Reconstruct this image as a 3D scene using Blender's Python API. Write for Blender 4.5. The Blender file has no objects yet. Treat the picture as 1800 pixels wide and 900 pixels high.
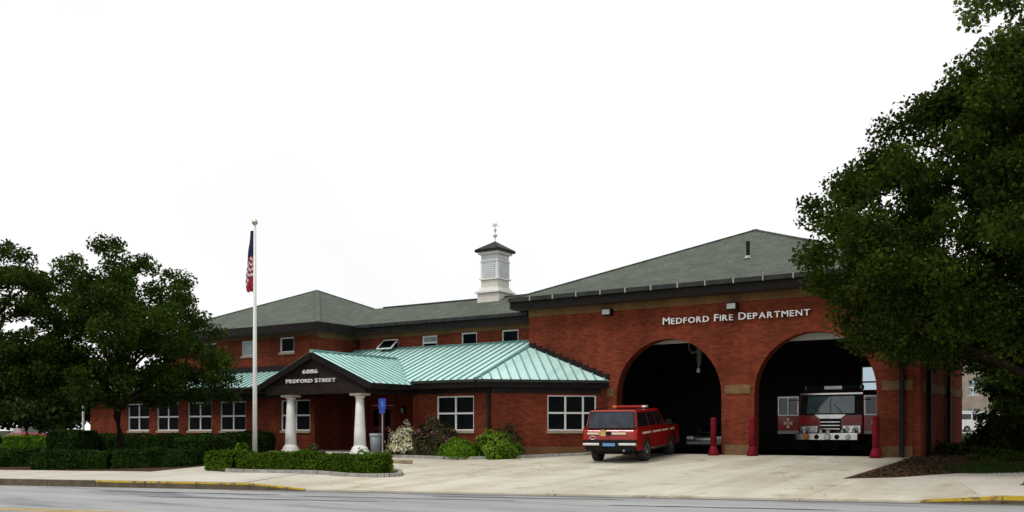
import bpy, bmesh, math, random
import numpy as np
from mathutils import Vector, Matrix
from mathutils.geometry import tessellate_polygon

random.seed(7); rng = np.random.default_rng(7)
R = math.radians
scene = bpy.context.scene
col = scene.collection

# ------------------------------------------------------------------ camera
cam = bpy.data.cameras.new('camera'); cam_o = bpy.data.objects.new('camera', cam); col.objects.link(cam_o)
cam.sensor_width = 36; cam.lens = 36*1714/1800
cam.shift_y = (757-450)/1800
cam.clip_start = .1; cam.clip_end = 3000
cam_o.location = (0, -36.2, .95); cam_o.rotation_euler = (R(90), 0, R(33.4))
scene.camera = cam_o
# ------------------------------------------------------------------ sky, sun, exposure
SUN_EL, SUN_AZ = 58, 200           # azimuth the light comes from, degrees clockwise from +y
world = bpy.data.worlds.new('World'); scene.world = world; world.use_nodes = True
wn = world.node_tree; wn.nodes.clear()
sky = wn.nodes.new('ShaderNodeTexSky'); sky.sky_type = 'NISHITA'; sky.sun_disc = False
sky.sun_elevation = R(SUN_EL); sky.sun_rotation = R(SUN_AZ); sky.dust_density = 4; sky.air_density = 1
cloud = wn.nodes.new('ShaderNodeTexNoise'); cloud.inputs['Scale'].default_value = 1.6; cloud.inputs['Detail'].default_value = 5
crmp = wn.nodes.new('ShaderNodeValToRGB')
crmp.color_ramp.elements[0].position = .3; crmp.color_ramp.elements[0].color = (.86, .875, .905, 1)
crmp.color_ramp.elements[1].position = .52; crmp.color_ramp.elements[1].color = (1, 1, 1, 1)
wn.links.new(cloud.outputs[0], crmp.inputs[0])
sc_ = wn.nodes.new('ShaderNodeVectorMath'); sc_.operation = 'SCALE'; sc_.inputs['Scale'].default_value = 9.6
wn.links.new(crmp.outputs[0], sc_.inputs[0])
mx = wn.nodes.new('ShaderNodeMix'); mx.data_type = 'RGBA'; mx.inputs[0].default_value = .95
wn.links.new(sky.outputs[0], mx.inputs[6]); wn.links.new(sc_.outputs[0], mx.inputs[7])
bg = wn.nodes.new('ShaderNodeBackground'); bg.inputs[1].default_value = .112
wn.links.new(mx.outputs[2], bg.inputs[0])
wo = wn.nodes.new('ShaderNodeOutputWorld'); wn.links.new(bg.outputs[0], wo.inputs[0])
sun = bpy.data.lights.new('sun', 'SUN'); sun.energy = 1.5; sun.angle = R(11); sun.color = (1, .96, .9)
sun_o = bpy.data.objects.new('sun', sun); col.objects.link(sun_o)
sdir = Vector((math.sin(R(SUN_AZ))*math.cos(R(SUN_EL)), math.cos(R(SUN_AZ))*math.cos(R(SUN_EL)), math.sin(R(SUN_EL))))
sun_o.rotation_euler = sdir.to_track_quat('Z', 'Y').to_euler(); sun_o.location = (0, -20, 40)
scene.view_settings.view_transform = 'Standard'; scene.view_settings.look = 'None'
scene.view_settings.exposure = 0; scene.view_settings.gamma = 1; scene.view_settings.use_curve_mapping = False
scene.render.engine = 'CYCLES'
scene.cycles.max_bounces = 6; scene.cycles.diffuse_bounces = 3; scene.cycles.use_denoising = True

# ------------------------------------------------------------------ materials
M = {}
def nodes(name):
    m = bpy.data.materials.new(name); m.use_nodes = True; M[name] = m
    nt = m.node_tree; p = nt.nodes['Principled BSDF']; return m, nt, p
def N(nt, t, **k):
    n = nt.nodes.new(t)
    for a, b in k.items():
        if a in n.inputs.keys(): n.inputs[a].default_value = b
        else: setattr(n, a, b)
    return n
def ramp(nt, src, stops):
    r = nt.nodes.new('ShaderNodeValToRGB'); e = r.color_ramp.elements
    while len(e) < len(stops): e.new(.5)
    for i, (p, c) in enumerate(stops): e[i].position = p; e[i].color = (*c, 1)
    nt.links.new(src, r.inputs[0]); return r.outputs[0]
def mixc(nt, f, a, b, mode='MIX'):
    m = nt.nodes.new('ShaderNodeMix'); m.data_type = 'RGBA'; m.blend_type = mode
    for s, v in ((0, f), (6, a), (7, b)):
        if hasattr(v, 'is_output'): nt.links.new(v, m.inputs[s])
        elif s == 0: m.inputs[s].default_value = v
        else: m.inputs[s].default_value = (*v, 1)
    return m.outputs[2]
def bump(nt, p, h, strength, dist):
    b = N(nt, 'ShaderNodeBump', Strength=strength, Distance=dist); nt.links.new(h, b.inputs['Height']); nt.links.new(b.outputs[0], p.inputs['Normal'])
def mat(name, c, rough=.6, var=.15, scale=3, metal=0, bmp=0, spec=.5, bscale=None):
    m, nt, p = nodes(name)
    g = N(nt, 'ShaderNodeNewGeometry')
    n = N(nt, 'ShaderNodeTexNoise', Scale=scale, Detail=6); nt.links.new(g.outputs['Position'], n.inputs['Vector'])
    lo = tuple(v*(1-var) for v in c); hi = tuple(min(1, v*(1+var)) for v in c)
    nt.links.new(ramp(nt, n.outputs[0], [(.3, lo), (.7, hi)]), p.inputs['Base Color'])
    p.inputs['Roughness'].default_value = rough; p.inputs['Metallic'].default_value = metal; p.inputs['Specular IOR Level'].default_value = spec
    if bmp:
        n2 = N(nt, 'ShaderNodeTexNoise', Scale=bscale or scale*8, Detail=4); nt.links.new(g.outputs['Position'], n2.inputs['Vector'])
        bump(nt, p, n2.outputs[0], bmp, .02)
    return m
def brick(name, c1, c2, mort):
    m, nt, p = nodes(name)
    g = N(nt, 'ShaderNodeNewGeometry')
    ab = N(nt, 'ShaderNodeVectorMath', operation='ABSOLUTE'); nt.links.new(g.outputs['Normal'], ab.inputs[0])
    s = N(nt, 'ShaderNodeSeparateXYZ'); nt.links.new(ab.outputs[0], s.inputs[0])
    q = N(nt, 'ShaderNodeSeparateXYZ'); nt.links.new(g.outputs['Position'], q.inputs[0])
    def mm(op, a, b):
        k = N(nt, 'ShaderNodeMath', operation=op); nt.links.new(a, k.inputs[0]); nt.links.new(b, k.inputs[1]); return k.outputs[0]
    u = mm('ADD', mm('MULTIPLY', q.outputs[0], s.outputs[1]), mm('MULTIPLY', q.outputs[1], s.outputs[0]))
    cb = N(nt, 'ShaderNodeCombineXYZ'); nt.links.new(u, cb.inputs[0]); nt.links.new(q.outputs[2], cb.inputs[1])
    b = N(nt, 'ShaderNodeTexBrick', Scale=1.0); b.inputs['Brick Width'].default_value = .21; b.inputs['Row Height'].default_value = .075
    b.inputs['Mortar Size'].default_value = .006; b.inputs['Mortar Smooth'].default_value = .3; b.inputs['Bias'].default_value = -.1
    b.inputs['Color1'].default_value = (*c1, 1); b.inputs['Color2'].default_value = (*c2, 1); b.inputs['Mortar'].default_value = (*mort, 1)
    nt.links.new(cb.outputs[0], b.inputs['Vector'])
    n = N(nt, 'ShaderNodeTexNoise', Scale=.55, Detail=7, Roughness=.65); nt.links.new(g.outputs['Position'], n.inputs['Vector'])
    v = ramp(nt, n.outputs[0], [(.3, (.72, .72, .72)), (.7, (1.2, 1.2, 1.2))])
    st = N(nt, 'ShaderNodeMapping'); st.inputs['Scale'].default_value = (1.4, 1.4, .12); nt.links.new(g.outputs['Position'], st.inputs[0])
    n2 = N(nt, 'ShaderNodeTexNoise', Scale=1.0, Detail=5); nt.links.new(st.outputs[0], n2.inputs['Vector'])
    v2 = ramp(nt, n2.outputs[0], [(.35, (.82, .82, .84)), (.65, (1.08, 1.06, 1.05))])
    nt.links.new(mixc(nt, 1, mixc(nt, 1, b.outputs[0], v, 'MULTIPLY'), v2, 'MULTIPLY'), p.inputs['Base Color'])
    p.inputs['Roughness'].default_value = .95; p.inputs['Specular IOR Level'].default_value = .05
    bump(nt, p, b.outputs['Fac'], -.5, .01)
brick('brick', (.205, .043, .021), (.11, .025, .013), (.125, .055, .034))
brick('tan_brick', (.20, .115, .050), (.165, .092, .042), (.16, .10, .055))
brick('pier_brick', (.19, .12, .058), (.14, .085, .042), (.16, .11, .06))
def shingle():
    m, nt, p = nodes('shingle'); g = N(nt, 'ShaderNodeNewGeometry')
    n = N(nt, 'ShaderNodeTexNoise', Scale=1.1, Detail=8, Roughness=.7); nt.links.new(g.outputs['Position'], n.inputs['Vector'])
    n2 = N(nt, 'ShaderNodeTexVoronoi', Scale=7); nt.links.new(g.outputs['Position'], n2.inputs['Vector'])
    c = ramp(nt, n.outputs[0], [(.3, (.072, .084, .069)), (.7, (.117, .133, .11))])
    v = ramp(nt, n2.outputs['Color'], [(0, (.8, .8, .8)), (1, (1.15, 1.15, 1.12))])
    nt.links.new(mixc(nt, 1, c, v, 'MULTIPLY'), p.inputs['Base Color']); p.inputs['Roughness'].default_value = .95; p.inputs['Specular IOR Level'].default_value = .15
    w = N(nt, 'ShaderNodeTexWave', Scale=2.2, bands_direction='Z'); nt.links.new(g.outputs['Position'], w.inputs['Vector'])
    bump(nt, p, w.outputs[0], .4, .03)
shingle()
def teal():
    m, nt, p = nodes('teal_metal'); g = N(nt, 'ShaderNodeNewGeometry')
    mp = N(nt, 'ShaderNodeMapping'); mp.inputs['Scale'].default_value = (2.2, .35, .8); nt.links.new(g.outputs['Position'], mp.inputs[0])
    n = N(nt, 'ShaderNodeTexNoise', Scale=1, Detail=6); nt.links.new(mp.outputs[0], n.inputs['Vector'])
    nt.links.new(ramp(nt, n.outputs[0], [(.28, (.42, .64, .60)), (.5, (.52, .76, .71)), (.72, (.60, .82, .77))]), p.inputs['Base Color'])
    p.inputs['Roughness'].default_value = .55
teal()
mat('teal_rib', (.17, .33, .30), .6, spec=.2)
mat('dark_trim', (.014, .012, .011), .5, .3, spec=.12)
mat('gable_board', (.022, .015, .013), .7, .25, spec=.12)
mat('soffit', (.05, .035, .03), .8, spec=.12)
mat('gutter', (.03, .032, .03), .4, .3, spec=.12)
mat('bracket', (.32, .34, .31), .5)
mat('white_paint', (.74, .74, .72), .5, .05)
mat('cream_paint', (.62, .60, .54), .6, .08)
mat('louver', (.60, .64, .68), .6, .08)
mat('stone_sill', (.36, .28, .20), .8)
mat('letter_white', (.8, .8, .79), .5, .03)
mat('door_red', (.16, .016, .016), .4, .15)
mat('glass_dark', (.006, .008, .009), .08, .3, spec=.12); M['glass_dark'].node_tree.nodes['Principled BSDF'].inputs['IOR'].default_value = 1.14
mat('glass_pale', (.25, .31, .33), .1, .2)
_m, _nt, _p = nodes('clear_glass')
_p.inputs['Base Color'].default_value = (.5, .6, .65, 1); _p.inputs['Roughness'].default_value = .1
_t = N(_nt, 'ShaderNodeBsdfTransparent'); _t.inputs[0].default_value = (.75, .84, .88, 1); _x = N(_nt, 'ShaderNodeMixShader'); _x.inputs[0].default_value = .15
_nt.links.new(_t.outputs[0], _x.inputs[1]); _nt.links.new(_p.outputs[0], _x.inputs[2]); _nt.links.new(_x.outputs[0], _nt.nodes['Material Output'].inputs[0])
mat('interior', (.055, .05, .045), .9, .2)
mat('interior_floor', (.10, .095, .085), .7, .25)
mat('shutter', (.42, .42, .40), .5, .1)
mat('pipe_grey', (.3, .32, .32), .5)
def concrete(name, lo, hi, warm, joints=False):
    m, nt, p = nodes(name); g = N(nt, 'ShaderNodeNewGeometry')
    n = N(nt, 'ShaderNodeTexNoise', Scale=.35, Detail=9, Roughness=.65); nt.links.new(g.outputs['Position'], n.inputs['Vector'])
    c = ramp(nt, n.outputs[0], [(.3, lo), (.7, hi)])
    n2 = N(nt, 'ShaderNodeTexNoise', Scale=30, Detail=4); nt.links.new(g.outputs['Position'], n2.inputs['Vector'])
    v = ramp(nt, n2.outputs[0], [(.3, (.88, .88, .88)), (.7, (1.06, 1.06, 1.06))])
    mp = N(nt, 'ShaderNodeMapping'); mp.inputs['Scale'].default_value = (.9, .12, 1); mp.inputs['Rotation'].default_value = (0, 0, R(8)); nt.links.new(g.outputs['Position'], mp.inputs[0])
    n3 = N(nt, 'ShaderNodeTexNoise', Scale=1, Detail=6); nt.links.new(mp.outputs[0], n3.inputs['Vector'])
    v3 = ramp(nt, n3.outputs[0], [(.36, warm), (.6, (1, 1, 1))])
    out = mixc(nt, 1, mixc(nt, 1, c, v, 'MULTIPLY'), v3, 'MULTIPLY')
    if joints:
        bk = N(nt, 'ShaderNodeTexBrick', Scale=1.0, offset=0); bk.inputs['Brick Width'].default_value = 3.6; bk.inputs['Row Height'].default_value = 3.6
        bk.inputs['Mortar Size'].default_value = .012; bk.inputs['Mortar Smooth'].default_value = .2
        for k_, v_ in (('Color1', 1), ('Color2', .93), ('Mortar', .5)): bk.inputs[k_].default_value = (v_, v_, v_*.97, 1)
        nt.links.new(g.outputs['Position'], bk.inputs['Vector']); out = mixc(nt, 1, out, bk.outputs[0], 'MULTIPLY')
        vo = N(nt, 'ShaderNodeTexVoronoi', Scale=.16, feature='DISTANCE_TO_EDGE'); wp = N(nt, 'ShaderNodeVectorMath', operation='ADD'); ns_ = N(nt, 'ShaderNodeTexNoise', Scale=1.2, Detail=5)
        nt.links.new(g.outputs['Position'], ns_.inputs['Vector']); nt.links.new(g.outputs['Position'], wp.inputs[0]); nt.links.new(ns_.outputs['Color'], wp.inputs[1]); nt.links.new(wp.outputs[0], vo.inputs['Vector'])
        out = mixc(nt, 1, out, ramp(nt, vo.outputs[0], [(0, (.62, .60, .56)), (.0035, (1, 1, 1))]), 'MULTIPLY')
        # oil and rust stains
        os_ = N(nt, 'ShaderNodeTexNoise', Scale=.8, Detail=6, Roughness=.6); nt.links.new(wp.outputs[0], os_.inputs['Vector'])
        out = mixc(nt, 1, out, ramp(nt, os_.outputs[0], [(.32, (.70, .66, .56)), (.43, (1, 1, 1))]), 'MULTIPLY')
    nt.links.new(out, p.inputs['Base Color']); p.inputs['Roughness'].default_value = .9
    bump(nt, p, n2.outputs[0], .2, .01)
concrete('driveway', (.51, .475, .40), (.655, .62, .535), (.82, .79, .72), joints=True)
concrete('sidewalk', (.49, .45, .38), (.61, .57, .49), (.88, .86, .82))
def asphalt():
    m, nt, p = nodes('asphalt'); g = N(nt, 'ShaderNodeNewGeometry')
    mp = N(nt, 'ShaderNodeMapping'); mp.inputs['Rotation'].default_value = (0, 0, R(-17)); mp.inputs['Scale'].default_value = (.16, .9, 1); nt.links.new(g.outputs['Position'], mp.inputs[0])
    n = N(nt, 'ShaderNodeTexNoise', Scale=1, Detail=8, Roughness=.6); nt.links.new(mp.outputs[0], n.inputs['Vector'])
    c = ramp(nt, n.outputs[0], [(.33, (.17, .175, .185)), (.46, (.30, .305, .305)), (.7, (.40, .405, .395))])
    n2 = N(nt, 'ShaderNodeTexNoise', Scale=60, Detail=3); nt.links.new(g.outputs['Position'], n2.inputs['Vector'])
    v = ramp(nt, n2.outputs[0], [(.3, (.8, .8, .8)), (.7, (1.1, 1.1, 1.1))])
    nt.links.new(mixc(nt, 1, c, v, 'MULTIPLY'), p.inputs['Base Color']); p.inputs['Roughness'].default_value = .85
    bump(nt, p, n2.outputs[0], .3, .01)
asphalt()
mat('tar', (.035, .037, .04), .5, .3)
mat('gutter_stone', (.16, .155, .145), .85, .3)
def worn_paint(name, paint, under, pos):
    m, nt, p = nodes(name); g = N(nt, 'ShaderNodeNewGeometry')
    n = N(nt, 'ShaderNodeTexNoise', Scale=5, Detail=7, Roughness=.7); nt.links.new(g.outputs['Position'], n.inputs['Vector'])
    nt.links.new(ramp(nt, n.outputs[0], [(pos-.04, under), (pos+.04, paint)]), p.inputs['Base Color']); p.inputs['Roughness'].default_value = .7
worn_paint('yellow_kerb', (.52, .35, .02), (.17, .12, .06), .45)
worn_paint('yellow_line', (.70, .42, .02), (.28, .26, .22), .42)
mat('kerb_stone', (.10, .075, .045), .85, .35, 4, bmp=.3)
mat('bed_kerb', (.30, .285, .26), .85, .3, 5, bmp=.3)
def ground_mat(name, stops, sc):
    m, nt, p = nodes(name); g = N(nt, 'ShaderNodeNewGeometry')
    n = N(nt, 'ShaderNodeTexNoise', Scale=sc, Detail=9, Roughness=.7); nt.links.new(g.outputs['Position'], n.inputs['Vector'])
    nt.links.new(ramp(nt, n.outputs[0], stops), p.inputs['Base Color']); p.inputs['Roughness'].default_value = 1; p.inputs['Specular IOR Level'].default_value = .1
    n2 = N(nt, 'ShaderNodeTexNoise', Scale=25, Detail=4); nt.links.new(g.outputs['Position'], n2.inputs['Vector']); bump(nt, p, n2.outputs[0], .8, .05)
ground_mat('lawn', [(.3, (.014, .026, .007)), (.7, (.028, .05, .012))], .9)
ground_mat('mulch', [(.3, (.035, .018, .010)), (.55, (.075, .042, .024)), (.75, (.10, .065, .038))], 2.5)
def leaf(name, stops, trans=.25):
    m, nt, p = nodes(name); g = N(nt, 'ShaderNodeNewGeometry')
    n = N(nt, 'ShaderNodeTexNoise', Scale=.8, Detail=3); nt.links.new(g.outputs['Position'], n.inputs['Vector'])
    k = N(nt, 'ShaderNodeMath', operation='MULTIPLY'); k.inputs[1].default_value = .6; nt.links.new(g.outputs['Random Per Island'], k.inputs[0])
    k2 = N(nt, 'ShaderNodeMath', operation='MULTIPLY_ADD'); k2.inputs[1].default_value = .8; k2.inputs[2].default_value = -.2; nt.links.new(n.outputs[0], k2.inputs[0])
    k3 = N(nt, 'ShaderNodeMath', operation='ADD'); nt.links.new(k.outputs[0], k3.inputs[0]); nt.links.new(k2.outputs[0], k3.inputs[1])
    c = ramp(nt, k3.outputs[0], stops)
    nt.links.new(c, p.inputs['Base Color']); p.inputs['Roughness'].default_value = .8; p.inputs['Specular IOR Level'].default_value = .03
    t = N(nt, 'ShaderNodeBsdfTranslucent'); nt.links.new(c, t.inputs[0])
    mxs = N(nt, 'ShaderNodeMixShader'); mxs.inputs[0].default_value = trans
    nt.links.new(p.outputs[0], mxs.inputs[1]); nt.links.new(t.outputs[0], mxs.inputs[2])
    nt.links.new(mxs.outputs[0], nt.nodes['Material Output'].inputs[0])
leaf('leaf_dark', [(0, (.012, .021, .003)), (.5, (.031, .052, .007)), (.85, (.066, .10, .012)), (1, (.13, .17, .025))], .35)
leaf('leaf_left', [(0, (.012, .024, .004)), (.5, (.031, .056, .008)), (.85, (.064, .105, .014)), (1, (.13, .18, .03))], .35)
leaf('leaf_pale', [(0, (.055, .085, .02)), (.5, (.10, .14, .035)), (1, (.17, .21, .06))])
leaf('leaf_mid', [(0, (.018, .033, .009)), (.5, (.035, .06, .015)), (1, (.065, .10, .024))])
leaf('leaf_hedge', [(0, (.008, .018, .004)), (.5, (.018, .040, .007)), (1, (.042, .085, .012))])
leaf('leaf_bright', [(0, (.035, .085, .01)), (.5, (.085, .185, .012)), (1, (.17, .29, .02))])
leaf('leaf_yellow_mix', [(0, (.03, .07, .012)), (.5, (.08, .16, .016)), (.8, (.19, .27, .02)), (1, (.42, .44, .05))])
leaf('leaf_island', [(0, (.018, .038, .004)), (.5, (.05, .095, .007)), (1, (.12, .20, .012))])
leaf('leaf_yellow', [(0, (.05, .09, .012)), (.5, (.12, .18, .02)), (1, (.28, .30, .05))])
leaf('leaf_bronze', [(0, (.03, .04, .015)), (.5, (.06, .055, .025)), (1, (.09, .075, .035))])
leaf('flower_white', [(0, (.5, .5, .3)), (.5, (.65, .62, .42)), (1, (.8, .78, .62))])
leaf('flower_pink', [(0, (.22, .05, .12)), (.5, (.30, .08, .18)), (1, (.42, .14, .26))])
leaf('grass_blade', [(0, (.012, .026, .006)), (.5, (.024, .05, .009)), (1, (.045, .085, .015))])
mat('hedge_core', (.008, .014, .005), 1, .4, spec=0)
mat('bark', (.028, .021, .014), .95, .35, 6, bmp=.6, spec=.05)
def paint(name, c, rough=.28, coat=.5):
    m, nt, p = nodes(name); g = N(nt, 'ShaderNodeNewGeometry')
    n = N(nt, 'ShaderNodeTexNoise', Scale=2.5, Detail=7); nt.links.new(g.outputs['Position'], n.inputs['Vector'])
    nt.links.new(ramp(nt, n.outputs[0], [(.3, tuple(v*.85 for v in c)), (.7, c)]), p.inputs['Base Color'])
    p.inputs['Roughness'].default_value = rough; p.inputs['Coat Weight'].default_value = coat; p.inputs['Coat Roughness'].default_value = .08
    p.inputs['Specular IOR Level'].default_value = .35
paint('car_red', (.33, .009, .008)); paint('truck_red', (.27, .007, .011)); paint('car_dark', (.045, .052, .06)); paint('van_white', (.6, .62, .65))
paint('far_red', (.25, .012, .016)); paint('far_white', (.75, .75, .75))
mat('chrome', (.62, .62, .60), .2, .1, metal=1); mat('steel', (.45, .46, .46), .35, .15, metal=1)
mat('bumper_white', (.62, .62, .60), .4, .1)
mat('rubber', (.012, .012, .013), .8, .3); mat('black_trim', (.009, .009, .010), .6, .2, spec=.15)
mat('stripe', (.68, .60, .42), .5, .1); mat('gold', (.52, .33, .10), .5, .25)
mat('car_glass', (.012, .015, .018), .04, .2, spec=.6); mat('cab_glass', (.10, .15, .17), .05, .3, spec=.8)
mat('lamp_red', (.35, .012, .01), .2, .1); mat('lamp_clear', (.75, .75, .72), .15, .05); mat('lamp_amber', (.6, .2, .03), .2, .1)
mat('plate_blue', (.10, .26, .50), .5, .1)
mat('bollard_red', (.14, .004, .011), .6, .35, spec=.15)
mat('sign_blue', (.02, .075, .52), .45, .12); mat('sign_blue_pale', (.10, .24, .68), .45, .1)
mat('bin_grey', (.17, .20, .22), .5, .15); mat('flag_blue', (.012, .018, .065), .8, .2); mat('flag_red', (.33, .012, .03), .8, .15); mat('flag_white', (.68, .66, .68), .8, .06)
mat('gold_ball', (.6, .58, .5), .25, .1, metal=1); mat('weathervane', (.18, .19, .20), .5)
mat('tan_stone', (.30, .25, .20), .9, .2, 1.5); mat('wood', (.045, .04, .025), .9, .3); mat('timber', (.30, .22, .13), .9, .2)
mat('hose', (.25, .27, .27), .6)

# ------------------------------------------------------------------ mesh helpers
class MB:
    def __init__(s): s.v = []; s.f = []
    def add(s, vs, fs):
        k = len(s.v); s.v += [tuple(p) for p in vs]; s.f += [tuple(i+k for i in f) for f in fs]; return s
    def box(s, x0, x1, y0, y1, z0, z1):
        return s.add([(x, y, z) for z in (z0, z1) for x, y in ((x0, y0), (x1, y0), (x1, y1), (x0, y1))],
                     [(3, 2, 1, 0), (4, 5, 6, 7), (0, 1, 5, 4), (1, 2, 6, 5), (2, 3, 7, 6), (3, 0, 4, 7)])
    def hexa(s, b, t):   # bottom quad, top quad
        return s.add(list(b)+list(t), [(3, 2, 1, 0), (4, 5, 6, 7), (0, 1, 5, 4), (1, 2, 6, 5), (2, 3, 7, 6), (3, 0, 4, 7)])
    def bar(s, a, b, w, h, up=(0, 0, 1)):
        a = Vector(a); b = Vector(b); d = (b-a).normalized(); u = Vector(up); sx = d.cross(u).normalized(); uz = sx.cross(d).normalized()
        q = lambda p: [p-sx*w/2-uz*h/2, p+sx*w/2-uz*h/2, p+sx*w/2+uz*h/2, p-sx*w/2+uz*h/2]
        return s.add(q(a)+q(b), [(0, 1, 2, 3), (7, 6, 5, 4), (0, 4, 5, 1), (1, 5, 6, 2), (2, 6, 7, 3), (3, 7, 4, 0)])
    def tube(s, pts, rad, n=8, cap=True):
        pts = [Vector(p) for p in pts]; k = len(s.v)
        rad = rad if hasattr(rad, '__len__') else [rad]*len(pts)
        for i, p in enumerate(pts):
            d = (pts[min(i+1, len(pts)-1)]-pts[max(i-1, 0)]).normalized()
            a = d.cross(Vector((0, 0, 1))); a = Vector((1, 0, 0)) if a.length < .05 else a.normalized(); b = d.cross(a).normalized()
            for j in range(n):
                t = 2*math.pi*j/n; s.v.append(tuple(p+(a*math.cos(t)+b*math.sin(t))*rad[i]))
        for i in range(len(pts)-1):
            for j in range(n):
                s.f.append((k+i*n+j, k+i*n+(j+1) % n, k+(i+1)*n+(j+1) % n, k+(i+1)*n+j))
        if cap: s.f.append(tuple(k+j for j in range(n))[::-1]); s.f.append(tuple(k+(len(pts)-1)*n+j for j in range(n)))
        return s
    def lathe(s, prof, c=(0, 0, 0), n=20):
        k = len(s.v)
        for r, z in prof:
            for j in range(n): t = 2*math.pi*j/n; s.v.append((c[0]+r*math.cos(t), c[1]+r*math.sin(t), c[2]+z))
        for i in range(len(prof)-1):
            for j in range(n): s.f.append((k+i*n+j, k+i*n+(j+1) % n, k+(i+1)*n+(j+1) % n, k+(i+1)*n+j))
        s.f.append(tuple(k+j for j in range(n))[::-1]); s.f.append(tuple(k+(len(prof)-1)*n+j for j in range(n)))
        return s
    def prism(s, poly, fn0, fn1):   # polygon in 2D, two maps to 3D
        t = tessellate_polygon([[Vector((p[0], p[1], 0)) for p in poly]]); n = len(poly)
        vs = [fn0(*p) for p in poly]+[fn1(*p) for p in poly]
        fs = [tuple(x) for x in t]+[tuple(i+n for i in x[::-1]) for x in t]+[(i, (i+1) % n, (i+1) % n+n, i+n) for i in range(n)]
        return s.add(vs, fs)
    def mesh(s, name, m, smooth=False, bevel=0, seg=2):
        me = bpy.data.meshes.new(name); me.from_pydata(s.v, [], s.f); me.materials.append(M[m])
        bm = bmesh.new(); bm.from_mesh(me)
        if bevel:
            bmesh.ops.remove_doubles(bm, verts=bm.verts, dist=1e-5)
            bmesh.ops.dissolve_limit(bm, angle_limit=R(1), verts=bm.verts, edges=bm.edges)
            es = [e for e in bm.edges if len(e.link_faces) == 2 and e.calc_face_angle(0) > R(25)]
            bmesh.ops.bevel(bm, geom=es, offset=bevel, segments=seg, affect='EDGES', profile=.5, clamp_overlap=True)
        bmesh.ops.recalc_face_normals(bm, faces=bm.faces); bm.to_mesh(me); bm.free()
        if smooth: me.polygons.foreach_set('use_smooth', [True]*len(me.polygons))
        return me
    def build(s, name, m, parent=None, **k):
        return link(name, s.mesh(name, m, **k), parent)
def link(name, me, parent=None):
    o = bpy.data.objects.new(name, me); col.objects.link(o)
    if parent is not None:
        o.parent = parent
        if parent.get('world_parts') is not None: o.location = [-v for v in parent.location]
    return o
def tag(o, label=None, cat=None, group=None, kind=None):
    for k, v in (('label', label), ('category', cat), ('group', group), ('kind', kind)):
        if v: o[k] = v
    return o
def thing(name, label, cat, loc=(0, 0, 0), rz=0, group=None, world_parts=False):
    o = bpy.data.objects.new(name, None); col.objects.link(o); o.location = loc; o.rotation_euler.z = rz; o.empty_display_size = .3
    if world_parts: o['world_parts'] = 1
    return tag(o, label, cat, group)
def numpy_quads(name, V, m, parent, tri=False):
    k = 3 if tri else 4
    n = len(V)//k; me = bpy.data.meshes.new(name)
    me.vertices.add(n*k); me.vertices.foreach_set('co', V.astype(np.float32).ravel())
    me.loops.add(n*k); me.loops.foreach_set('vertex_index', np.arange(n*k, dtype=np.int32))
    me.polygons.add(n); me.polygons.foreach_set('loop_start', np.arange(0, n*k, k, dtype=np.int32))
    me.update(calc_edges=True); me.materials.append(M[m]); return link(name, me, parent)
def unit(n):
    v = rng.normal(size=(n, 3)); return v/np.linalg.norm(v, axis=1)[:, None]
def leaf_quads(pts, size, up=.4, nrm=None):
    n = len(pts); nn = unit(n) + np.array([0, 0, up])
    if nrm is not None: nn = nn*.7+nrm
    nn /= np.linalg.norm(nn, axis=1)[:, None]
    a = np.cross(nn, unit(n)); a /= np.linalg.norm(a, axis=1)[:, None]; b = np.cross(nn, a)
    s = (size*rng.uniform(.6, 1.3, n))[:, None]
    V = np.stack([pts-a*s*.5, pts-b*s*.36+nn*s*.08, pts+a*s*.5, pts+b*s*.36+nn*s*.08], 1)
    return V.reshape(-1, 3)

# ------------------------------------------------------------------ terrain
B0 = (-2.49, -11.2); RD = (.95615, .29289); ND = (-.29289, .95615)
def sd(x, y): dx, dy = x-B0[0], y-B0[1]; return dx*RD[0]+dy*RD[1], dx*ND[0]+dy*ND[1]
def xy(s, d): return B0[0]+s*RD[0]+d*ND[0], B0[1]+s*RD[1]+d*ND[1]
def sstep(a, b, t): t = min(1, max(0, (t-a)/(b-a))); return t*t*(3-2*t)
def yroad(x): return B0[1]+(x-B0[0])*RD[1]/RD[0]
def G(x, y):
    s, d = sd(x, y)
    h = -.715+.135*(1-sstep(-20.2, -18.2, s)+sstep(-2.2, -.6, s))
    z = h*min(1, max(0, y/yroad(x))) if yroad(x) < -1 else 0
    if yroad(x) >= -6:
        z = h*min(1, max(0, 1-d/9))
    if y > 16: z += .75*sstep(16, 42, y)
    return z
def at(px, d, z=None):
    th = R(33.4); tt = (px-900)/1714
    x = d*(-math.sin(th)+tt*math.cos(th)); y = -36.2+d*(math.cos(th)+tt*math.sin(th)); return (x, y, G(x, y) if z is None else z)
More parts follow.
